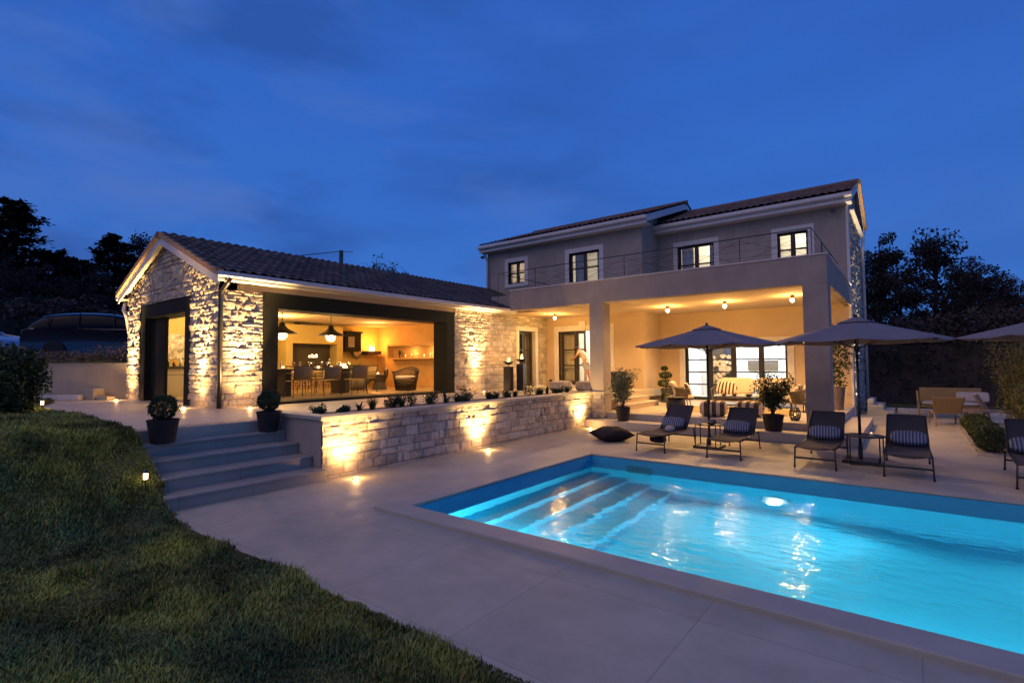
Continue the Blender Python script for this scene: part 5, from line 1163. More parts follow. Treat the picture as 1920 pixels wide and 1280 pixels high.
m = MB(); m.sphere((-.41, 0, 1.45), .118, 8, 1.0); m.build('hair', M['hair'], t, smooth=True)
for s in (-1, 1):
    for k in range(5):
        m = MB(); b0 = Vector((-.60, s * .135 + (k - 2) * .016, 1.01)); m.tube([b0, b0 + Vector((-.035, 0, -.012)), b0 + Vector((-.055, 0, -.035 - .004 * k))], [.009, .008, .006], 6); m.build('finger', M['skin'], body, smooth=True)

# ================================================================== PAVILION INTERIOR
FZ = .901
t = thing('barbecue_hearth', 'large ochre masonry hearth with dark recess and firewood store below', 'fireplace', (-17.0, 10.2, FZ))
mb = MB(); fr = lambda u, v, w: (-16.75 - w, u, v)
wall_grid(fr, 9.05, 11.25, FZ, 3.19, .54, [(9.28, 11.0, 1.62, 2.54), (9.2, 10.85, .95, 1.30)], 'masonry', M['int_yellow'], t)
mb.box(-17.28, 9.27, 1.60, -17.2, 11.02, 2.56); mb.box(-17.28, 9.18, .93, -17.2, 10.9, 1.32); mb.build('dark_recess', mat('dark_backing', (.06, .05, .035), .9), t, world=True)  # dark brown backing panels behind the upper opening and the log store
mb = MB(); rs = np.random.RandomState(8)
for i in range(40):
    y = 9.28 + (i % 14) * .115 + rs.uniform(-.02, .02); z = 1.0 + (i // 14) * .10; mb.tube([(-16.80, y, z), (-17.15, y, z)], rs.uniform(.04, .055), 8)
mb.build('firewood', M['log'], t, world=True)
mb = MB(); mb.box(-17.2, 9.55, 3.195, -16.8, 9.95, 3.299); mb.build('flue', M['wood'], t, world=True)
t = thing('extractor_cabinet', 'tall dark cabinet and extractor standing right of the ochre hearth', 'cabinet', (-17.0, 11.7, FZ))
mb = MB(); mb.box(-17.29, 11.4, 2.3, -16.8, 12.1, 3.0); mb.box(-17.29, 11.35, 3.0, -16.75, 12.15, 3.06); mb.build('hood', M['frame'], t, world=True, bevel=.01)
mb = MB(); mb.box(-17.29, 11.4, FZ, -16.75, 12.1, 1.80); mb.build('cabinet', M['frame'], t, world=True, bevel=.01)
mb = MB(); mb.box(-16.745, 11.48, 2.45, -16.735, 11.75, 2.85); mb.build('glass_panel', M['steel'], t, world=True)
t = thing('fire_shelf', 'dark wall shelf in the corner with a burning ethanol fire', 'wall fire', (-17.1, 12.8, 2.2))
mb = MB(); mb.box(-17.29, 12.45, 2.18, -16.85, 13.1, 2.32); mb.build('shelf', M['wood'], t, world=True, bevel=.006)
mb = MB(); rs = np.random.RandomState(4)
for k in range(9): c = (-17.05 + rs.uniform(-.04, .04), 12.78 + (k - 4) * .035, 2.32); mb.lathe([(.004, 0), (.028, .03), (.018, .10), (.001, rs.uniform(.14, .36))], c, 8)
mb.build('flame', M['em_flame'], t, world=True, smooth=True); point('corner_fire_light', (-16.85, 12.75, 2.62), 60, (1, .38, .07), .06)
t = thing('round_basket', 'round dark woven basket hung on the rear wall left of the corner fire', 'basket', (-17.25, 12.2, 2.25)); mb = MB()
mb.lathe([(.001, 0), (.10, .04), (.22, .05), (.235, .0)], n=28); rot_mb(mb, 0, R(90), 0); mb.build('body', M['cane'], t, smooth=True)
# candle niche on the brick wall
t = thing('candle_niche', 'shallow lit stone niche with candles along the orange brick wall', 'niche', (-15, 13.2, 2.0))
mb = MB(); mb.box(-16.3, 12.98, 1.98, XW - .36, YI - .002, 2.04); mb.box(-16.3, 12.98, 2.50, XW - .36, YI - .002, 2.56); mb.box(-16.36, 12.98, 1.98, -16.301, YI - .002, 2.56); mb.build('surround', M['int_orange'], t, world=True, bevel=.004)
for k, x in enumerate((-15.4, -15.05, -14.7, -14.35, -14.0, -13.6, -13.2)):
    q = thing('candle', ['short candle first from the left in the brick wall niche', 'second candle from the left in the wall niche', 'third candle from the left in the wall niche', 'fourth candle from the left in the wall niche', 'fifth candle from the left in the wall niche', 'sixth candle in the wall niche, near the wide frame', 'last candle in the wall niche, behind the wide frame'][k], 'candle', (x, 13.12, 2.042), 0, 'candles in the wall niche')
    mb = MB(); h_ = .07 + .03 * (k % 3); mb.tube([(0, 0, 0), (0, 0, h_)], .03, 12); mb.build('wax', M['ceramic'], q); mb = MB(); mb.lathe([(.001, h_), (.012, h_ + .018), (.001, h_ + .05)], n=8); mb.build('flame', M['em_flame'], q)
    if k in (1, 4): point('niche_light', (0, -.02, h_ + .08), 5, (1, .62, .22), .03, q)
q = thing('ornament', 'small dark figure standing at the left end of the wall niche', 'ornament', (-15.75, 13.12, 2.042)); mb = MB(); mb.lathe([(.05, 0), (.02, .03), (.03, .1), (.065, .2), (.04, .28), (.001, .3)], n=14); mb.build('body', M['black'], q, smooth=True)
# pendants
for k, (y, lab) in enumerate(((8.88, 'black conical pendant lamp with caged bulb over the dining table'), (7.35, 'black conical pendant lamp half hidden by the left side of the wide frame'))):
    t = thing('pendant_lamp', lab, 'pendant lamp', (-13.85, y, 2.66), 0, 'industrial pendant lamps over the dining table')
    mb = MB(); mb.lathe([(.405, 0), (.40, .015), (.17, .13), (.085, .22), (.075, .30), (.03, .31), (.02, .30), (.06, .21), (.15, .115), (.385, .006)], n=36); mb.build('shade', M['black'], t, smooth=True)
    mb = MB(); mb.tube([(0, 0, .30), (0, 0, .64)], .012, 8); mb.build('stem', M['black'], t)
    mb = MB()
    for j in range(8):
        a = PI * 2 * j / 8; mb.tube([(math.cos(a) * .155 * math.cos(s), math.sin(a) * .155 * math.cos(s), -.17 * math.sin(s)) for s in np.linspace(0, PI / 2, 7)], .007, 5)
    for s in (0, .5, .95): mb.tube([(math.cos(a) * .155 * math.cos(s), math.sin(a) * .155 * math.cos(s), -.17 * math.sin(s)) for a in np.linspace(0, 2 * PI, 25)[:-1]], .007, 5, closed=True)
    mb.build('cage', M['ceramic'], t, smooth=True)
    mb = MB(); mb.sphere((0, 0, -.03), .06, 8); mb.build('bulb', M['em_bulb'], t, smooth=True); point('pendant_light', (0, 0, -.13), 85, (1, .66, .28), .05, t)
for k, (x, y, lab) in enumerate(((-13.3, 10.1, 'recessed ceiling spotlight left of the other two in the pavilion'), (-13.3, 11.75, 'recessed pavilion ceiling spotlight, second from the left'), (-13.28, 12.42, 'recessed pavilion ceiling spotlight nearest the brick wall'))):
    t = thing('ceiling_spotlight', lab, 'ceiling light', (x, y, 3.30), 0, 'recessed spotlights in the pavilion ceiling'); mb = MB(); mb.lathe([(.001, -.012), (.10, -.012), (.11, -.002), (.001, -.001)], n=24); mb.build('disc', M['em_warm'], t)
    spot('spotlight_beam', (0, 0, -.03), (0, 0, -2), 110, 130, (1, .56, .2), .06, .8, t)
point('pavilion_ambient', (-15.3, 8.0, 3.0), 150, (1, .58, .18), .2); point('pavilion_ambient', (-15.3, 11.6, 3.0), 48, (1, .50, .15), .2)
point('kitchen_lamp', (-16.2, 6.0, 3.0), 55, (1, .72, .36), .1)
# dining table and chairs
t = thing('dining_table', 'long dark dining table laid with glasses in the pavilion', 'dining table', (-14.2, 8.5, FZ)); mb = MB(); mb.box(-.5, -1.45, .72, .5, 1.45, .77); mb.build('top', M['wood'], t, bevel=.006)
for y in (-.95, .95): mb = MB(); mb.box(-.38, y - .08, 0, .38, y + .08, .72); mb.build('leg', M['wood'], t, bevel=.006)
def dining_chair():
    t = thing('dining_chair', '', 'chair', (0, 0, 0), 0, 'woven chairs round the dining table'); W = .25
    mb = MB(); mb.box(-W, -.22, .43, W, .22, .455); mb.build('seat', M['rope'], t, bevel=.008)
    V = []; mb = MB(); nx = 8
    mb.add([(W * (i / nx * 2 - 1), .23 + .07 * f - .05 * (1 - (i / nx * 2 - 1) ** 2) * 0 + .04 * (1 - abs(i / nx * 2 - 1) ** 2), .47 + .36 * f) for f in (0, 1) for i in range(nx + 1)], [(i, i + 1, i + nx + 2, i + nx + 1) for i in range(nx)]); b = mb.build('backrest', M['rope'], t, smooth=True); so = b.modifiers.new('s', 'SOLIDIFY'); so.thickness = .012
    mb = MB()
    for s in (-1, 1): mb.tube([(s * W, .22, .44), (s * (W + .01), .30, .84)], .011, 6); mb.tube([(s * W, -.20, .44), (s * (W + .03), -.18, .64), (s * (W + .03), .24, .66)], .010, 6)
    mb.tube([(-W - .01, .30, .84), (0, .345, .85), (W + .01, .30, .84)], .011, 6); mb.build('arm_frame', M['tube'], t)
    for s in (-1, 1):
        for y in (-.2, .2): mb = MB(); mb.tube([(s * W, y, .44), (s * (W + .02), y * 1.25, 0)], .010, 6); mb.build('leg', M['tube'], t)
    return t
spots = [(-13.15, 7.45, -90, 'dining chair nearest the left side of the wide frame, its back to the pool'), (-13.15, 8.35, -90, 'middle dining chair of the near row, its back to the pool'), (-13.15, 9.25, -90, 'dining chair right of the middle one in the near row, its back to the pool'),
         (-14.15, 10.35, 0, 'dining chair at the right head of the long table'), (-15.1, 7.5, 90, 'left dining chair on the far side of the table'), (-15.1, 8.4, 90, 'middle dining chair on the far side of the table'), (-15.1, 9.3, 90, 'right dining chair on the far side of the table')]
c0 = dining_chair()
for i, (x, y, a, lab) in enumerate(spots):
    o = c0 if i == 0 else copy_tree(c0); o.location = (x, y, FZ); o.rotation_euler.z = R(a); o['label'] = lab
M['wineglass'] = glass_mat('wine_glass', (.9, .9, .88), .02, .35)
def wine_glass(h=.20):
    t = thing('wine_glass', '', 'wine glass', (0, 0, 0), 0, 'wine glasses on the dining table'); mb = MB(); mb.lathe([(.034, 0), (.004, .006), (.004, h * .45), (.032, h * .6), (.040, h * .78), (.034, h)], n=14); mb.build('glass', M['wineglass'], t, smooth=True); return t
g0 = wine_glass(); k = 0
for i, y in enumerate((7.35, 7.7, 8.3, 8.6, 9.2, 9.55)):
    for s, sn in ((.33, 'near'), (-.33, 'far')):
        o = g0 if k == 0 else copy_tree(g0); o.location = (-14.2 + s, y, FZ + .771); o['label'] = f'wine glass on the {sn} side of the dining table, {["first", "second", "third", "fourth", "fifth", "sixth"][i]} from the left'; k += 1
p0 = None; k = 0
for i, y in enumerate((7.45, 8.35, 9.25)):
    for s, sn in ((.28, 'near'), (-.28, 'far')):
        if p0 is None: p0 = thing('plate', '', 'plate', (0, 0, 0), 0, 'plates on the dining table'); mb = MB(); mb.lathe([(.06, 0), (.13, .015), (.125, .018), (.06, .006), (.001, .005)], n=24); mb.build('dish', M['ceramic'], p0, smooth=True); o = p0
        else: o = copy_tree(p0)
        o.location = (-14.2 + s * 1.1, y, FZ + .771); o['label'] = f'white plate on the {sn} side of the dining table, {["left", "middle", "right"][i]} place'
t = thing('candle_stand', 'tall candle stand with four lit candles on the dining table', 'candle holder', (-14.1, 8.45, FZ + .771)); mb = MB(); mb.tube([(0, 0, 0), (0, 0, .32)], .035, 10); mb.box(-.12, -.12, .31, .12, .12, .325); mb.build('stand', M['tube'], t)
for a, b in ((-.07, -.07), (.07, -.07), (.07, .07), (-.07, .07)): mb = MB(); mb.tube([(a, b, .325), (a, b, .325 + .07 + .03 * (a > 0))], .026, 10); mb.build('candle', M['em_candle'] if 'em_candle' in M else M.setdefault('em_candle', emat('candle_glow', (1, .72, .38), 2)), t)
point('table_candle_light', (0, 0, .56), 16, (1, .6, .25), .04, t)
t = thing('candle_bowl', 'glowing candle bowl near the right end of the dining table', 'candle', (-14.05, 9.45, FZ + .771)); mb = MB(); mb.lathe([(.05, 0), (.10, .06), (.09, .14), (.07, .14), (.001, .03)], n=16); mb.build('glass', M['em_candle'], t, smooth=True); point('table_candle_light', (0, 0, .25), 10, (1, .6, .25), .04, t)
for k, (y, dx) in enumerate(((7.55, .05), (8.75, -.1), (9.0, .2), (9.7, -.05))):
    q = thing('tea_light', ['tea light glass at the left end of the dining table', 'tea light glass beside the candle stand', 'tea light glass nearest the pool side of the table', 'tea light glass at the right end of the dining table'][k], 'candle', (-14.2 + dx, y, FZ + .771)); mb = MB(); mb.lathe([(.035, 0), (.042, .07), (.036, .07), (.001, .02)], n=14); mb.build('glass', M['em_candle'], q, smooth=True)
t = thing('fruit_bowl', 'wide copper fruit bowl on the left half of the dining table', 'bowl', (-14.2, 8.0, FZ + .771)); mb = MB(); mb.lathe([(.06, 0), (.17, .09), (.16, .09), (.001, .02)], n=20); mb.build('body', M['copper'], t, smooth=True)
def bottle(x, y, z, lab, m_, h=.30):
    t = thing('bottle', lab, 'bottle', (x, y, z)); mb = MB(); mb.lathe([(.036, 0), (.038, h * .55), (.014, h * .75), (.014, h), (.001, h)], n=14); mb.build('glass', m_, t, smooth=True)
bottle(-14.2, 9.05, FZ + .771, 'bottle among the glasses right of the candle stand', M['glaze'])
# lounge corner
t = thing('wicker_armchair', 'round dark wicker armchair near the right side of the wide opening', 'armchair', (-13.55, 11.55, FZ), R(20)); mb = MB(); rim = []; low = []
for k in range(31):
    a = -.35 + (PI + .7) * k / 30; rim.append((math.cos(a) * .46, math.sin(a) * .42, .78 - .16 * abs(math.cos(a)) ** 2)); low.append((math.cos(a) * .34, math.sin(a) * .32, .02))
for k in range(0, 30): mb.tube([rim[k], (low[min(30, k + 3)])], .010, 4); mb.tube([rim[min(30, k + 3)], low[k]], .010, 4)
mb.tube(rim, .022, 8); mb.tube([(p[0], p[1], .42) for p in low], .02, 6); mb.build('woven_shell', M['cane_dark'], t, smooth=True)
mb = MB(); mb.lathe([(.34, .02), (.35, .05), (.33, .05)], n=24); mb.build('base_ring', M['cane_dark'], t); cushion_part(t, 'seat_cushion', M['cush'], .6, .58, .12, (0, 0, .44))
t = thing('basket_table', 'round basket side table with bottles and a tray in the lounge corner', 'side table', (-14.95, 11.55, FZ)); mb = MB(); mb.lathe([(.26, 0), (.20, .25), (.30, .52), (.32, .52), (.001, .525)], n=28); mb.build('body', M['cane_dark'], t)
for k in range(3): bottle(-14.85 + .07 * k, 11.7 + .05 * (k % 2), FZ + .527, ['short dark bottle standing leftmost on the basket table', 'dark bottle between the two others on the basket table', 'dark bottle standing rightmost on the basket table'][k], M['glaze'], .26)
t = thing('candle_tray', 'white tray of glowing candles on the basket table', 'tray', (-14.98, 11.40, FZ + .527)); mb = MB(); mb.box(-.10, -.16, 0, .10, .16, .02); mb.build('tray', M['ceramic'], t, bevel=.004)
for k in range(3): mb = MB(); mb.tube([(0, -.1 + .1 * k, .02), (0, -.1 + .1 * k, .075)], .035, 10); mb.build('candle', M['em_candle'], t)
for x, y, lab in ((-15.35, 10.9, 'round olive pouf left of the basket table'), (-14.55, 12.35, 'round dark pouf behind the wicker armchair')):
    t = thing('round_pouf', lab, 'pouf', (x, y, FZ), 0, 'round poufs in the lounge corner'); mb = MB(); mb.lathe([(.22, 0), (.31, .10), (.32, .22), (.27, .34), (.001, .37)], n=28); mb.build('cover', M['cane'], t, smooth=True)
t = thing('lounge_armchair', 'olive upholstered armchair in front of the corner fire', 'armchair', (-16.1, 11.5, FZ), R(60)); m_ = mat('olive_fabric', (.10, .095, .045), .9, var=.1)
cushion_part(t, 'seat', m_, .75, .7, .3, (0, 0, .28)); cushion_part(t, 'backrest', m_, .75, .2, .6, (0, .32, .6), rx=R(-10))
for s in (-1, 1): cushion_part(t, 'armrest', m_, .16, .7, .34, (s * .4, 0, .42))
# kitchen side
t = thing('kitchen_counter', 'kitchen counter with beige fronts seen through the gable opening', 'counter', (-17.0, 6.2, FZ)); mb = MB(); mb.box(-17.295, 5.3, FZ, -16.72, 8.6, 1.70); mb.build('cabinet', M['retain'], t, world=True, bevel=.004)
mb = MB(); mb.box(-17.295, 5.28, 1.701, -16.68, 8.62, 1.76); mb.build('worktop', M['black'], t, world=True, bevel=.004)
mb = MB()
for y in (5.95, 6.6, 7.25, 7.9): mb.box(-16.722, y, .95, -16.716, y + .008, 1.66)
mb.box(-16.722, 5.35, 1.52, -16.716, 8.55, 1.535); mb.build('door_gaps', M['black'], t, world=True)
t = thing('patterned_splashback', 'dark and pale patterned splashback panel above the kitchen counter', 'splashback', (-17.28, 6.3, 2.3)); mb = MB(); mb.box(-17.297, 5.45, 1.98, -17.28, 6.9, 2.72); m_ = mat('leaf_pattern', (.03, .025, .015), .4, var=.2, vs=7, c2=(.75, .62, .42))
mb.build('panel', m_, t, world=True)
for k, (y, h, c) in enumerate(((5.62, .28, 'glaze'), (5.78, .2, 'copper'), (5.95, .33, 'ceramic'), (6.12, .24, 'teak'))): bottle(-17.0, y, 1.762, ['green bottle at the left end of the kitchen counter', 'copper coloured bottle, second on the kitchen counter', 'tall white bottle on the kitchen counter', 'brown bottle on the kitchen counter nearest the right'][k], M[c], h)

# ================================================================== PLANTS IN THE PLANTER
def tuft(name, lab, x, y, z, n, h, spread, wid, mt, seed, arch=.5, group='young plants in the long planter'):
    rs = np.random.RandomState(seed); V = []; F = []
    for i in range(n):
        a = rs.uniform(0, 2 * PI); hh = h * rs.uniform(.6, 1.1); sp = spread * rs.uniform(.3, 1); w = wid * rs.uniform(.7, 1.2); b = len(V)
        px, py_ = -math.sin(a), math.cos(a); r0 = rs.uniform(0, spread * .15); segs = 5
        for j in range(segs + 1):
            f = j / segs; rr = r0 + sp * f ** (1 + arch); zz = hh * (math.sin(f * PI * (.5 + .22 * arch)) if arch > .3 else f); ww = w * (1 - f ** 2) * (.6 + .8 * f * (1 - f)) + .0006
            V += [(math.cos(a) * rr + px * ww, math.sin(a) * rr + py_ * ww, zz), (math.cos(a) * rr - px * ww, math.sin(a) * rr - py_ * ww, zz)]
        F += [(b + 2 * j, b + 2 * j + 1, b + 2 * j + 3, b + 2 * j + 2) for j in range(segs)]
    o = MB().add(V, F).build(name, mt, None); o.location = (x, y, z); return setp(o, lab, 'plant', group)
ordn = ['first', 'second', 'third', 'fourth', 'fifth', 'sixth', 'seventh', 'eighth', 'ninth', 'tenth', 'eleventh', 'twelfth', 'thirteenth', 'fourteenth', 'fifteenth', 'sixteenth']
rs_p = np.random.RandomState(21); yy = [4.98, 5.30, 5.78, 6.05, 6.50, 6.82, 7.05, 7.42, 7.80, 8.15, 8.5, 8.74, 9.15, 9.5, 9.72, 10.1, 10.35, 10.8, 11.2, 11.45, 11.9, 12.2, 12.6]
ordn += ['seventeenth', 'eighteenth', 'nineteenth', 'twentieth', 'twenty first', 'twenty second', 'twenty third']
def leafy(name, lab, x, y, z, r, h, n, ls, seed, asp):
    t = thing(name, lab, 'plant', (x, y, z), 0, 'young plants in the long planter'); rs = np.random.RandomState(seed); st = MB(); pts = []
    for j in range(7):
        a = rs.uniform(0, 2 * PI); e = Vector((math.cos(a) * r * rs.uniform(.2, 1), math.sin(a) * r * rs.uniform(.2, 1), h * rs.uniform(.45, 1.1))); st.tube([(0, 0, 0), e * .55 + Vector((0, 0, .02)), e], [.005, .004, .002], 4)
        for f_ in (.5, .75, 1): pts.append(gauss_pts(rs, n // 21, e * f_, (r * .45, r * .45, h * .3)))
    st.build('stem', M['bark'], t); link_mesh('foliage', leaf_mesh('foliage', np.concatenate(pts), ls, seed + 1, aspect=asp), M['leaf'], t)
for k, y in enumerate(yy):
    typ = (0, 0, 1, 2, 0, 2, 3, 0, 1, 2, 0, 3, 2, 0, 1, 0, 2, 3, 0, 2, 1, 0, 2)[k]; x = -7.98 + rs_p.uniform(-.18, .22); sc_ = rs_p.uniform(.7, 1.25)
    if typ == 0: leafy('bushy_plant', f'low bushy dark plant, {ordn[k]} from the stairs end of the planter', x, y, .89, .17 * sc_, .20 * sc_, 420, .055, 200 + k, .5)
    elif typ == 3: leafy('leafy_plant', f'open twiggy plant with small leaves, {ordn[k]} from the stairs end of the planter', x, y, .89, .20 * sc_, .32 * sc_, 210, .06, 200 + k, .35)
    elif typ == 1: tuft('agave', f'broad leaved agave like plant, {ordn[k]} from the stairs end of the planter', x, y, .89, 10, .25 * sc_, .36 * sc_, .026, M['leaf'], 200 + k, .9)
    else: tuft('grassy_plant', f'low arching grassy plant, {ordn[k]} from the stairs end of the planter', x, y, .89, 90, .22 * sc_, .36 * sc_, .008, M['leaf'], 200 + k, .9)
# box shrubs in the gravel
for k, (y, r_, lab) in enumerate(((17.2, .30, 'clipped box shrub in the gravel farthest from the pool'), (16.2, .27, 'clipped box shrub, second from the far end of the gravel strip'), (15.2, .30, 'clipped box shrub in the middle of the gravel strip'), (14.25, .30, 'clipped box shrub, second nearest to the pool in the gravel'), (13.45, .33, 'clipped box shrub nearest the pool in the gravel'))):
    rs = np.random.RandomState(300 + k); P = blob_points(rs, 5200, (0, 0, r_ * .72), (r_, r_, r_ * .78), .8)
    t = thing('box_shrub', lab, 'shrub', (1.24, y, 0.01), 0, 'clipped box shrubs along the gravel'); link_mesh('crown', leaf_mesh('crown', P, .035, 310 + k, aspect=.6), M['leaf_box'] if 'leaf_box' in M else M.setdefault('leaf_box', mat('box_leaves', (.05, .075, .015), .6, var=.4, vs=8)), t)
    mb = MB(); mb.tube([(0, 0, 0), (0, 0, r_)], .02, 6); mb.build('trunk', M['bark'], t)
# feathery bamboo clumps right
for k, (x, y, h, lab) in enumerate(((2.00, 17.4, 2.1, 'feathery olive green bamboo clump beside the right umbrella edge'), (2.75, 17.0, 1.9, 'feathery bamboo clump at the right edge of the photo'), (2.3, 15.6, 1.2, 'low bamboo clump behind the rightmost lounger'))):
    t = thing('bamboo_clump', lab, 'bamboo', (x, y, 0), 0, 'bamboo clumps at the right edge'); rs = np.random.RandomState(330 + k); st = MB(); pts = []
    for j in range(26):
        a = rs.uniform(0, 2 * PI); sp = rs.uniform(.1, .62); hh = h * rs.uniform(.6, 1.08); b = Vector((rs.uniform(-.15, .15), rs.uniform(-.15, .15), 0)); m1 = b + Vector((math.cos(a) * sp * .35, math.sin(a) * sp * .35, hh * .6)); m2 = b + Vector((math.cos(a) * sp, math.sin(a) * sp, hh)); st.tube([b, m1, m2], [.008, .006, .002], 5)
        for f_ in np.linspace(.25, 1, 6): c = b.lerp(m1, f_ * 2) if f_ < .5 else m1.lerp(m2, f_ * 2 - 1); pts.append(gauss_pts(rs, 26, c, (.22, .22, .25)))
    st.build('canes', M['teak'], t); P = np.concatenate(pts); link_mesh('foliage', leaf_mesh('foliage', P, .13, 340 + k, aspect=.13), M['leaf_bam'], t)

# ================================================================== FAR RIGHT SEATING
t = thing('garden_sofa', 'wooden garden sofa with sand coloured back behind the paving right of the house', 'sofa', (0.95, 21.0, 0), 0)
mb = MB(); mb.box(-.75, .22, .40, .75, .30, .92); mb.build('backrest', M['rope'], t, bevel=.02)
mb = MB(); mb.box(-.72, -.4, .34, .72, .30, .38); mb.build('seat_frame', M['teak'], t)
cushion_part(t, 'seat_cushion', M['grey_cush'], 1.4, .68, .14, (0, -.06, .45))
for s in (-1, 1):
    mb = MB(); mb.tube([(s * .78, -.42, 0), (s * .78, -.30, .36), (s * .78, .36, .42)], .035, 8); mb.build('leg', M['teak'], t); mb = MB(); mb.tube([(s * .78, .42, 0), (s * .78, .10, .36), (s * .80, .34, .80)], .032, 8); mb.build('leg', M['teak'], t)
for k, (x, lab) in enumerate(((1.3, 'pale grey pillow on the garden sofa, left of the other'), (1.62, 'pale pillow at the right end of the garden sofa'))): q = thing('garden_pillow', lab, 'pillow', (x, 20.9, .66), 0, 'pale pillows on the garden sofa'); rot_mb(superell(.44, .14, .30, 6, n=12), R(-20)).build('cover', M['grey_cush'], q, smooth=True)
def lounge_chair(x, y, rz, label):
    t = thing('lounge_chair', label, 'garden chair', (x, y, 0), rz, 'wooden lounge chairs with woven backs')
    mb = MB(); mb.add([(-.26, .30, .34), (.26, .30, .34), (.31, .50, .78), (-.31, .50, .78)], [(0, 1, 2, 3)]); b = mb.build('woven_back', M['rope'], t); so = b.modifiers.new('s', 'SOLIDIFY'); so.thickness = .03
    mb = MB(); mb.box(-.27, -.32, .34, .27, .32, .37); mb.build('seat', M['rope'], t, bevel=.01)
    for s in (-1, 1):
        mb = MB(); mb.tube([(s * .30, .54, 0), (s * .28, .28, .36), (s * .33, .52, .80)], .022, 8); mb.build('leg', M['teak'], t); mb = MB(); mb.tube([(s * .29, -.38, 0), (s * .29, -.30, .36), (s * .28, .28, .36)], .022, 8); mb.build('leg', M['teak'], t)
    return t
lounge_chair(.72, 18.7, R(180 + 8), 'woven back lounge chair turned away from the pool, before the garden sofa'); 
t = thing('garden_table', 'low round wooden table among the garden chairs', 'table', (1.35, 19.2, 0)); mb = MB(); mb.lathe([(.001, .36), (.42, .36), (.42, .40), (.001, .40)], n=28); mb.build('top', M['teak'], t)
for a in range(3): mb = MB(); mb.tube([(math.cos(a * 2.1) * .3, math.sin(a * 2.1) * .3, .36), (math.cos(a * 2.1) * .36, math.sin(a * 2.1) * .36, 0)], .02, 8); mb.build('leg', M['teak'], t)
lounge_chair(1.95, 19.6, R(80), 'woven back lounge chair right of the low round garden table')

# ================================================================== LAWN LIGHTS AND LEFT SIDE
for k, (x, y, lab) in enumerate(((-7.28, 2.20, 'small lit garden lantern on the grass beside the stairs'), (-13.4, 2.30, 'small lit garden lantern in the grass beside the big dark bush'))):
    z = float(terrain(np.array([x]), np.array([y]))[0]); z = .30 if k == 0 else max(z, .86)
    t = thing('garden_lantern', lab, 'garden light', (x, y, z - .05), 0, 'small lanterns in the lawn'); h = .16
    mb = MB(); mb.tube([(0, 0, 0), (0, 0, h)], .008, 8); mb.build('stake', M['black'], t)
    mb = MB(); mb.lathe([(.022, h), (.024, h + .07)], n=14); mb.build('glass', M['em_lens'], t)
    mb = MB(); mb.lathe([(.036, h - .008), (.036, h)], n=14); mb.lathe([(.044, h + .075), (.02, h + .10), (.001, h + .105)], n=14); mb.build('cap', M['black'], t)
    point('lantern_light', (0, 0, h + .04), 2.6 if k == 0 else 7, (1, .80, .36), .03, t)
t = thing('dark_bush', 'big dark leafy bush at the left edge before the retaining wall', 'bush', (-13.15, 1.72, .88)); rs = np.random.RandomState(77); st = MB(); pts = []
for j in range(60):
    a = rs.uniform(0, 2 * PI); sp = rs.uniform(.05, .50); hh = rs.uniform(.3, 1.15) * (1.05 - .35 * sp); b = Vector((0, 0, 0)); e = Vector((math.cos(a) * sp, math.sin(a) * sp, hh)); st.tube([b, b.lerp(e, .5) + Vector((0, 0, .08)), e], [.014, .01, .004], 5)
    for f_ in (.45, .7, 1): pts.append(gauss_pts(rs, 110, b.lerp(e, f_), (.22, .22, .22)))
st.build('stem', M['bark'], t); link_mesh('foliage', leaf_mesh('foliage', np.concatenate(pts), .085, 78, aspect=.45), M['leaf'], t)
# flower bed plants above the retaining wall (continuous ground cover)
rs = np.random.RandomState(88); pts = []
for j in range(330):
    f_ = rs.uniform(0.3, 9.5); off = rs.uniform(.15, 1.15); c = np.array([WA[0] + WD[0] * f_ + WN[0] * off, WA[1] + WD[1] * f_ + WN[1] * off, 1.93 + rs.uniform(.02, .40) * (.6 + .4 * math.sin(f_ * 2.1))]); pts.append(gauss_pts(rs, 46, c, (.26, .26, .26)))
o = link_mesh('flower_bed', leaf_mesh('flower_bed', np.concatenate(pts), .06, 89, aspect=.4), mat('bed_leaves', (.16, .19, .05), .7, var=.5, vs=3, c2=(.26, .15, .08))); setp(o, 'low planting above the beige retaining wall', kind='stuff')
t = thing('concrete_kerb_block', 'pale concrete kerb block lying by the retaining wall', 'kerb block', (-18.55, 3.35, .855), math.atan2(WD[1], WD[0])); mb = MB(); mb.box(-.7, -.11, 0, .7, .11, .14); mb.build('block', M['trim'], t, bevel=.012)
t = thing('stone_pile', 'two loose pale stone blocks at the foot of the retaining wall', 'stone blocks', (-18.15, 4.2, .855), R(20)); mb = MB(); mb.box(-.2, -.15, 0, .2, .15, .3); mb.box(.25, -.12, 0, .7, .1, .09); mb.build('block', M['retain'], t, bevel=.02)

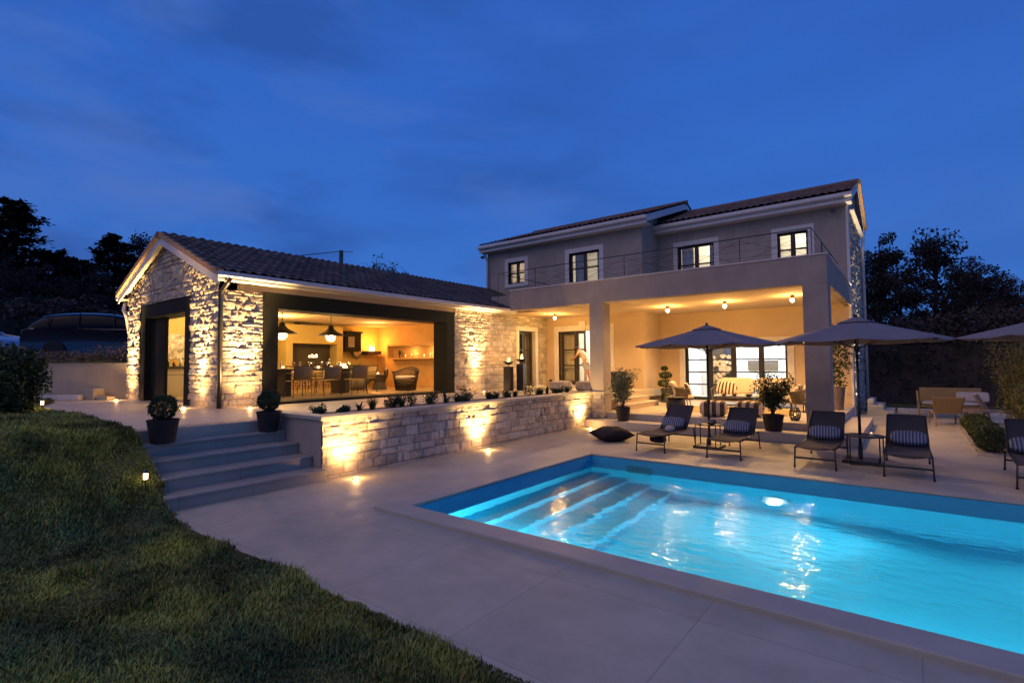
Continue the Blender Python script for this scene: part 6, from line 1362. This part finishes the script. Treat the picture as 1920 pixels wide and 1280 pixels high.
# ---- cars
def make_car(label, loc, rz, paint, L=4.7, H=1.62, W=1.82):
    t = thing('parked_car', label, 'car', loc, rz, 'cars parked above the retaining wall')
    # side profile along y (front = -y)
    low = [(-2.33, .35), (-2.36, .55), (-2.30, .74), (-2.05, .86), (-1.30, 1.0), (-1.05, 1.04), (1.95, 1.06), (2.28, 1.0), (2.36, .75), (2.34, .40), (2.2, .25), (-2.2, .22)]
    V = []; F = []; secs = [(-.5, .90), (-.47, .97), (-.38, 1.0), (0, 1.0), (.38, 1.0), (.47, .97), (.5, .90)]
    n = len(low)
    for f_, sc_ in secs:
        for (y, z) in low:
            zz = z if abs(f_) < .49 else z * .97 + .01
            taper = 1 - .06 * max(0, abs(y) - 1.5) ** 1.5
            V.append((f_ * W * taper, y * (1 if abs(f_) < .4 else .985), zz))
    for s in range(len(secs) - 1):
        for i in range(n): F.append((s * n + i, s * n + (i + 1) % n, (s + 1) * n + (i + 1) % n, (s + 1) * n + i))
    F += [tuple(range(n)), tuple(range(len(V) - 1, len(V) - n - 1, -1))]
    MB().add(V, F).build('body', paint, t, bevel=.03, smooth=True)
    # greenhouse: rounded estate cabin
    ys_ = np.array([-1.25, -1.0, -.7, -.4, -.1, .3, .8, 1.3, 1.7, 1.95, 2.15, 2.3]); hs_ = np.array([.0, .20, .40, .52, .585, .615, .62, .60, .56, .50, .34, .06]) * (H - 1.02) / .6; ws_ = np.array([.74, .78, .80, .81, .82, .83, .83, .82, .80, .78, .76, .74])
    def cabin(a0, a1, off, yi, name, mt, par):
        V = []; F = []; K = 16
        for y, h_, w_ in list(zip(ys_, hs_, ws_))[yi[0]:yi[1]]:
            for k in range(K + 1):
                a = a0 + (a1 - a0) * k / K; c_ = math.cos(a); s_ = math.sin(a)
                V.append(((w_ - .16 * (s_ ** 1.4)) * math.copysign(abs(c_) ** .42, c_) * 1.0 * (1 + off), y, 1.02 + (h_ + off) * s_ ** .62))
        m_ = yi[1] - yi[0]
        for i in range(m_ - 1):
            for k in range(K): F.append((i * (K + 1) + k, i * (K + 1) + k + 1, (i + 1) * (K + 1) + k + 1, (i + 1) * (K + 1) + k))
        return MB().add(V, F).build(name, mt, par, smooth=True, sub=1)
    cabin(.001, PI - .001, 0, (0, 12), 'windows', M['cargls'], t)
    cabin(.95, PI - .95, .012, (3, 10), 'roof', paint, t)
    mb = MB()
    for s in (-1, 1): mb.tube([(s * .86, -1.0, 1.05), (s * .86, 2.1, 1.06)], .008, 6)
    mb.build('chrome_trim', M['chrome'], t)
    mb = MB()
    for s in (-1, 1):
        for y in (-.25, .75, 1.6): mb.tube([(s * .845, y, 1.03), (s * .80, y + .03, 1.03 + .35 * (H - 1.02) / .6), (s * .62, y + .08, 1.03 + .57 * (H - 1.02) / .6)], .018, 6)
    mb.build('pillars', M['rubber'], t)
    for s in (-1, 1):
        mb = MB(); mb.add([tuple(p) for p in (superell(.36, .16, .16, 2.4, n=8).v)], superell(.36, .16, .16, 2.4, n=8).f); rot_mb(mb, off=(s * .66, -2.24, .72)); mb.build('headlight', M['steel'], t, smooth=True)
        mb = MB(); rot_mb(superell(.14, .10, .30, 3, n=8), off=(s * .80, 2.28, .88)).build('tail_light', mat('red_lens', (.12, .01, .01), .2) if 'redl' not in M else M['redl'], t, smooth=True)
        rot_mb(superell(.22, .12, .14, 3, n=8), off=(s * 1.0, -.85, 1.06)).build('wing_mirror', paint, t, smooth=True)
        for y in (-1.42, 1.40):
            mb = MB(); mb.lathe([(.20, -.11), (.31, -.11), (.335, -.08), (.335, .08), (.31, .11), (.20, .11)], n=28); rot_mb(mb, 0, R(90), 0, (s * .84, y, .335)); wq = mb.build('wheel', M['rubber'], t, smooth=False)
            mb = MB(); mb.lathe([(.03, .09), (.21, .10), (.21, -.10), (.03, -.09)], n=20); rot_mb(mb, 0, R(90), 0, (s * .84, y, .335)); mb.build('rim', M['steel'], wq)
    return t
make_car('dark blue estate car parked above the retaining wall, its tail to the left', (-21.75, 5.65, 1.95), R(142), M['carpaint'])
make_car('silver car behind the dark estate at the left edge of the photo', (-27.5, 2.15, 2.0), R(127.7), M['carsilver'])

# ================================================================== TREES
def tree(name, label, x, y, z0, h, kind, seed, w=None, group='dark trees round the garden', n=5200):
    t = thing(name, label, 'tree', (x, y, z0), 0, group); rs = np.random.RandomState(seed); st = MB(); pts = []; w = w or h * .34
    lean = rs.uniform(-.03, .03) * h; st.tube([(0, 0, 0), (lean * .3, 0, h * .4), (lean, 0, h * .97)], [h * .022, h * .015, h * .003], 7)
    if kind == 'conifer':
        nb = 90
        for i in range(nb):
            f_ = .16 + .84 * i / nb; zc = h * f_; L = w * (1.05 - f_) ** .7 * rs.uniform(.5, 1.15); a = rs.uniform(0, 2 * PI); e = Vector((math.cos(a) * L, math.sin(a) * L, zc + L * rs.uniform(-.05, .25))); b = Vector((lean * f_, 0, zc)); st.tube([b, e], [h * .005, h * .0012], 4)
            m_ = n // nb
            ff = rs.uniform(.25, 1.05, m_) ** .8; P = np.array(b)[None] * (1 - ff[:, None]) + np.array(e)[None] * ff[:, None]; P = P + rs.normal(size=(m_, 3)) * np.array([.16 * L, .16 * L, .05 * L + .08]); pts.append(P)
        P = np.concatenate(pts); lm = leaf_mesh('crown', P, h * .042, seed + 1, flat=.7, aspect=.45)
    else:
        for i in range(26):
            f_ = rs.uniform(.25, 1.0); a = rs.uniform(0, 2 * PI); L = w * (math.sin(PI * min(1, .25 + f_ * .72)) ** .8) * rs.uniform(.35, 1.1); b = Vector((lean * f_, 0, h * f_ * .8)); e = Vector((math.cos(a) * L, math.sin(a) * L, h * f_ * rs.uniform(.92, 1.06))); st.tube([b, b.lerp(e, .5) + Vector((0, 0, .03 * h)), e], [h * .008, h * .004, h * .001], 5)
            for q in range(5):
                c = b.lerp(e, rs.uniform(.45, 1.1)) + Vector(rs.normal(size=3) * .05 * h); r_ = h * rs.uniform(.03, .065); pts.append(gauss_pts(rs, n // 130, c, (r_ * 1.5, r_ * 1.5, r_)))
        P = np.concatenate(pts); lm = leaf_mesh('crown', P, h * .022, seed + 1, aspect=.6)
    st.build('trunk', M['bark_dark'] if 'bark_dark' in M else M.setdefault('bark_dark', mat('dark_bark', (.02, .016, .013), .9)), t); link_mesh('crown', lm, M['leaf_tree'], t); return t
TL = [(-57.8, 7.6, 1.9, 14.4, 'conifer', 6.5, 'tall layered conifer at the left edge of the photo'), (-56.0, 4.0, 1.9, 12.5, 'conifer', 6, 'layered conifer cut off by the left edge of the photo'), (-58.7, 10.6, 1.9, 10.6, 'conifer', 5.5, 'lower dark conifer right of the tallest left tree'), (-60.3, 12.5, 1.9, 10.4, 'conifer', 6.0, 'rounded conifer in the gap between the two taller left trees'),
      (-56.8, 14.3, 1.9, 12.4, 'conifer', 5.6, 'ragged conifer with bare twigs midway between left edge and gable'), (-64, 19.8, 1.9, 14.2, 'leafy', 5.0, 'leafy tree rising just left of the pavilion gable'), (-47, 6.5, 1.9, 7.2, 'leafy', 5, 'low dark tree behind the parked estate car, left one'), (-48.4, 10.8, 1.9, 7.2, 'leafy', 5, 'low dark tree behind the parked estate car, middle one'), (-50, 16.2, 1.9, 8.0, 'leafy', 5, 'low dark tree behind the parked estate car, right one'), (-44, 3.2, 1.9, 6.5, 'leafy', 5, 'low dark tree behind the silver car at the left edge'), (-62, 17.0, 1.9, 10.0, 'leafy', 6, 'dark tree filling the gap beside the ragged conifer')]
for k, (x, y, z, h, kd, w, lab) in enumerate(TL): tree('conifer' if kd == 'conifer' else 'dark_tree', lab, x, y, z, h * .94, kd, 400 + k, w, 'dark trees left of the pavilion', n=13000)
TR = [(-1.6, 44, 0, 11.6, 3.2, 'slender dark tree right beside the house corner'), (1.6, 50, 0, 13.0, 4.2, 'tallest dark tree behind the right umbrella'), (3.9, 53.5, 0, 10.6, 4.4, 'broad dark tree right of the tallest one'), (5.9, 55, 0, 8.6, 3.6, 'lower dark tree sloping down toward the right'), (8.0, 51, 0, 9.0, 3.2, 'dark tree at the right edge of the photo'), (-.4, 49, 0, 9.2, 4.5, 'dark tree filling the gap behind the slender one'), (9.8, 50, 0, 9, 3.5, 'dark tree just past the right edge behind the bamboo'), (5.2, 47, 0, 7.6, 4.5, 'low broad dark tree behind the right umbrella gap'), (7.2, 44, 0, 7.4, 3.8, 'low dark tree over the bamboo clumps'), (3.0, 44, 0, 8.8, 4.2, 'dark tree in front of the tallest right tree')]
for k, (x, y, z, h, w, lab) in enumerate(TR): tree('dark_tree', lab, x, y, z, h * .87, 'leafy', 450 + k, w * .80, 'dark trees right of the house', n=10500)
for k, (x, y, h, lab) in enumerate(((-32.5, 25.0, 7.9, 'tree top showing over the pavilion roof, left one'), (-33.3, 27.3, 7.6, 'tree top showing over the pavilion roof, right one'))): tree('dark_tree', lab, x, y, 1.9, h, 'leafy', 480 + k, 1.6, 'tree tops behind the pavilion roof', n=2600)
# hedge masses
def hedge(label, x0, x1, y0, y1, h, seed, n, ls=.20, z0=0):
    rs = np.random.RandomState(seed); X = rs.uniform(x0, x1, n); Y = rs.uniform(y0, y1, n); top = h * (.8 + .45 * (fbm(X * .5 + 3, Y * .5 + 5, seed) + .5 - .3)); Z = z0 + top * rs.uniform(0, 1, n) ** .6
    t = thing('hedge', label, 'hedge', ((x0 + x1) / 2, (y0 + y1) / 2, z0)); P = np.stack([X - (x0 + x1) / 2, Y - (y0 + y1) / 2, Z - z0], 1)
    mb = MB(); mb.box(-(x1 - x0) / 2 + .3, -(y1 - y0) / 2 + .3, 0, (x1 - x0) / 2 - .3, (y1 - y0) / 2 - .3, h * .62); mb.build('inner_twigs', M['leaf_far'], t)
    link_mesh('foliage', leaf_mesh('foliage', P, ls, seed + 1, aspect=.6), M['leaf_far'], t)
hedge('tall dark hedge behind the garden sofa right of the house', -4.5, 14, 26.5, 29.5, 3.9, 501, 34000, .17)
hedge('long dark hedge behind the parked cars left of the pavilion', -41, -37, -8, 22, 3.9, 503, 30000, .26, 1.9)
# utility pole with a cable
t = thing('utility_pole', 'thin utility pole with a sagging cable behind the pavilion roof', 'utility pole', (-28.7, 19.1, 1.9)); mb = MB(); mb.tube([(0, 0, 0), (0, 0, 7.25)], .13, 10); mb.build('pole', M['zinc'], t); mb = MB(); mb.tube([(0, 0, 7.2), (-1.5, -2.2, 6.75), (-3, -4.5, 6.2), (-6, -9, 4.0)], .025, 5); mb.tube([(0, 0, 7.2), (.8, .3, 7.1)], .02, 5); mb.build('cable', M['iron'], t)
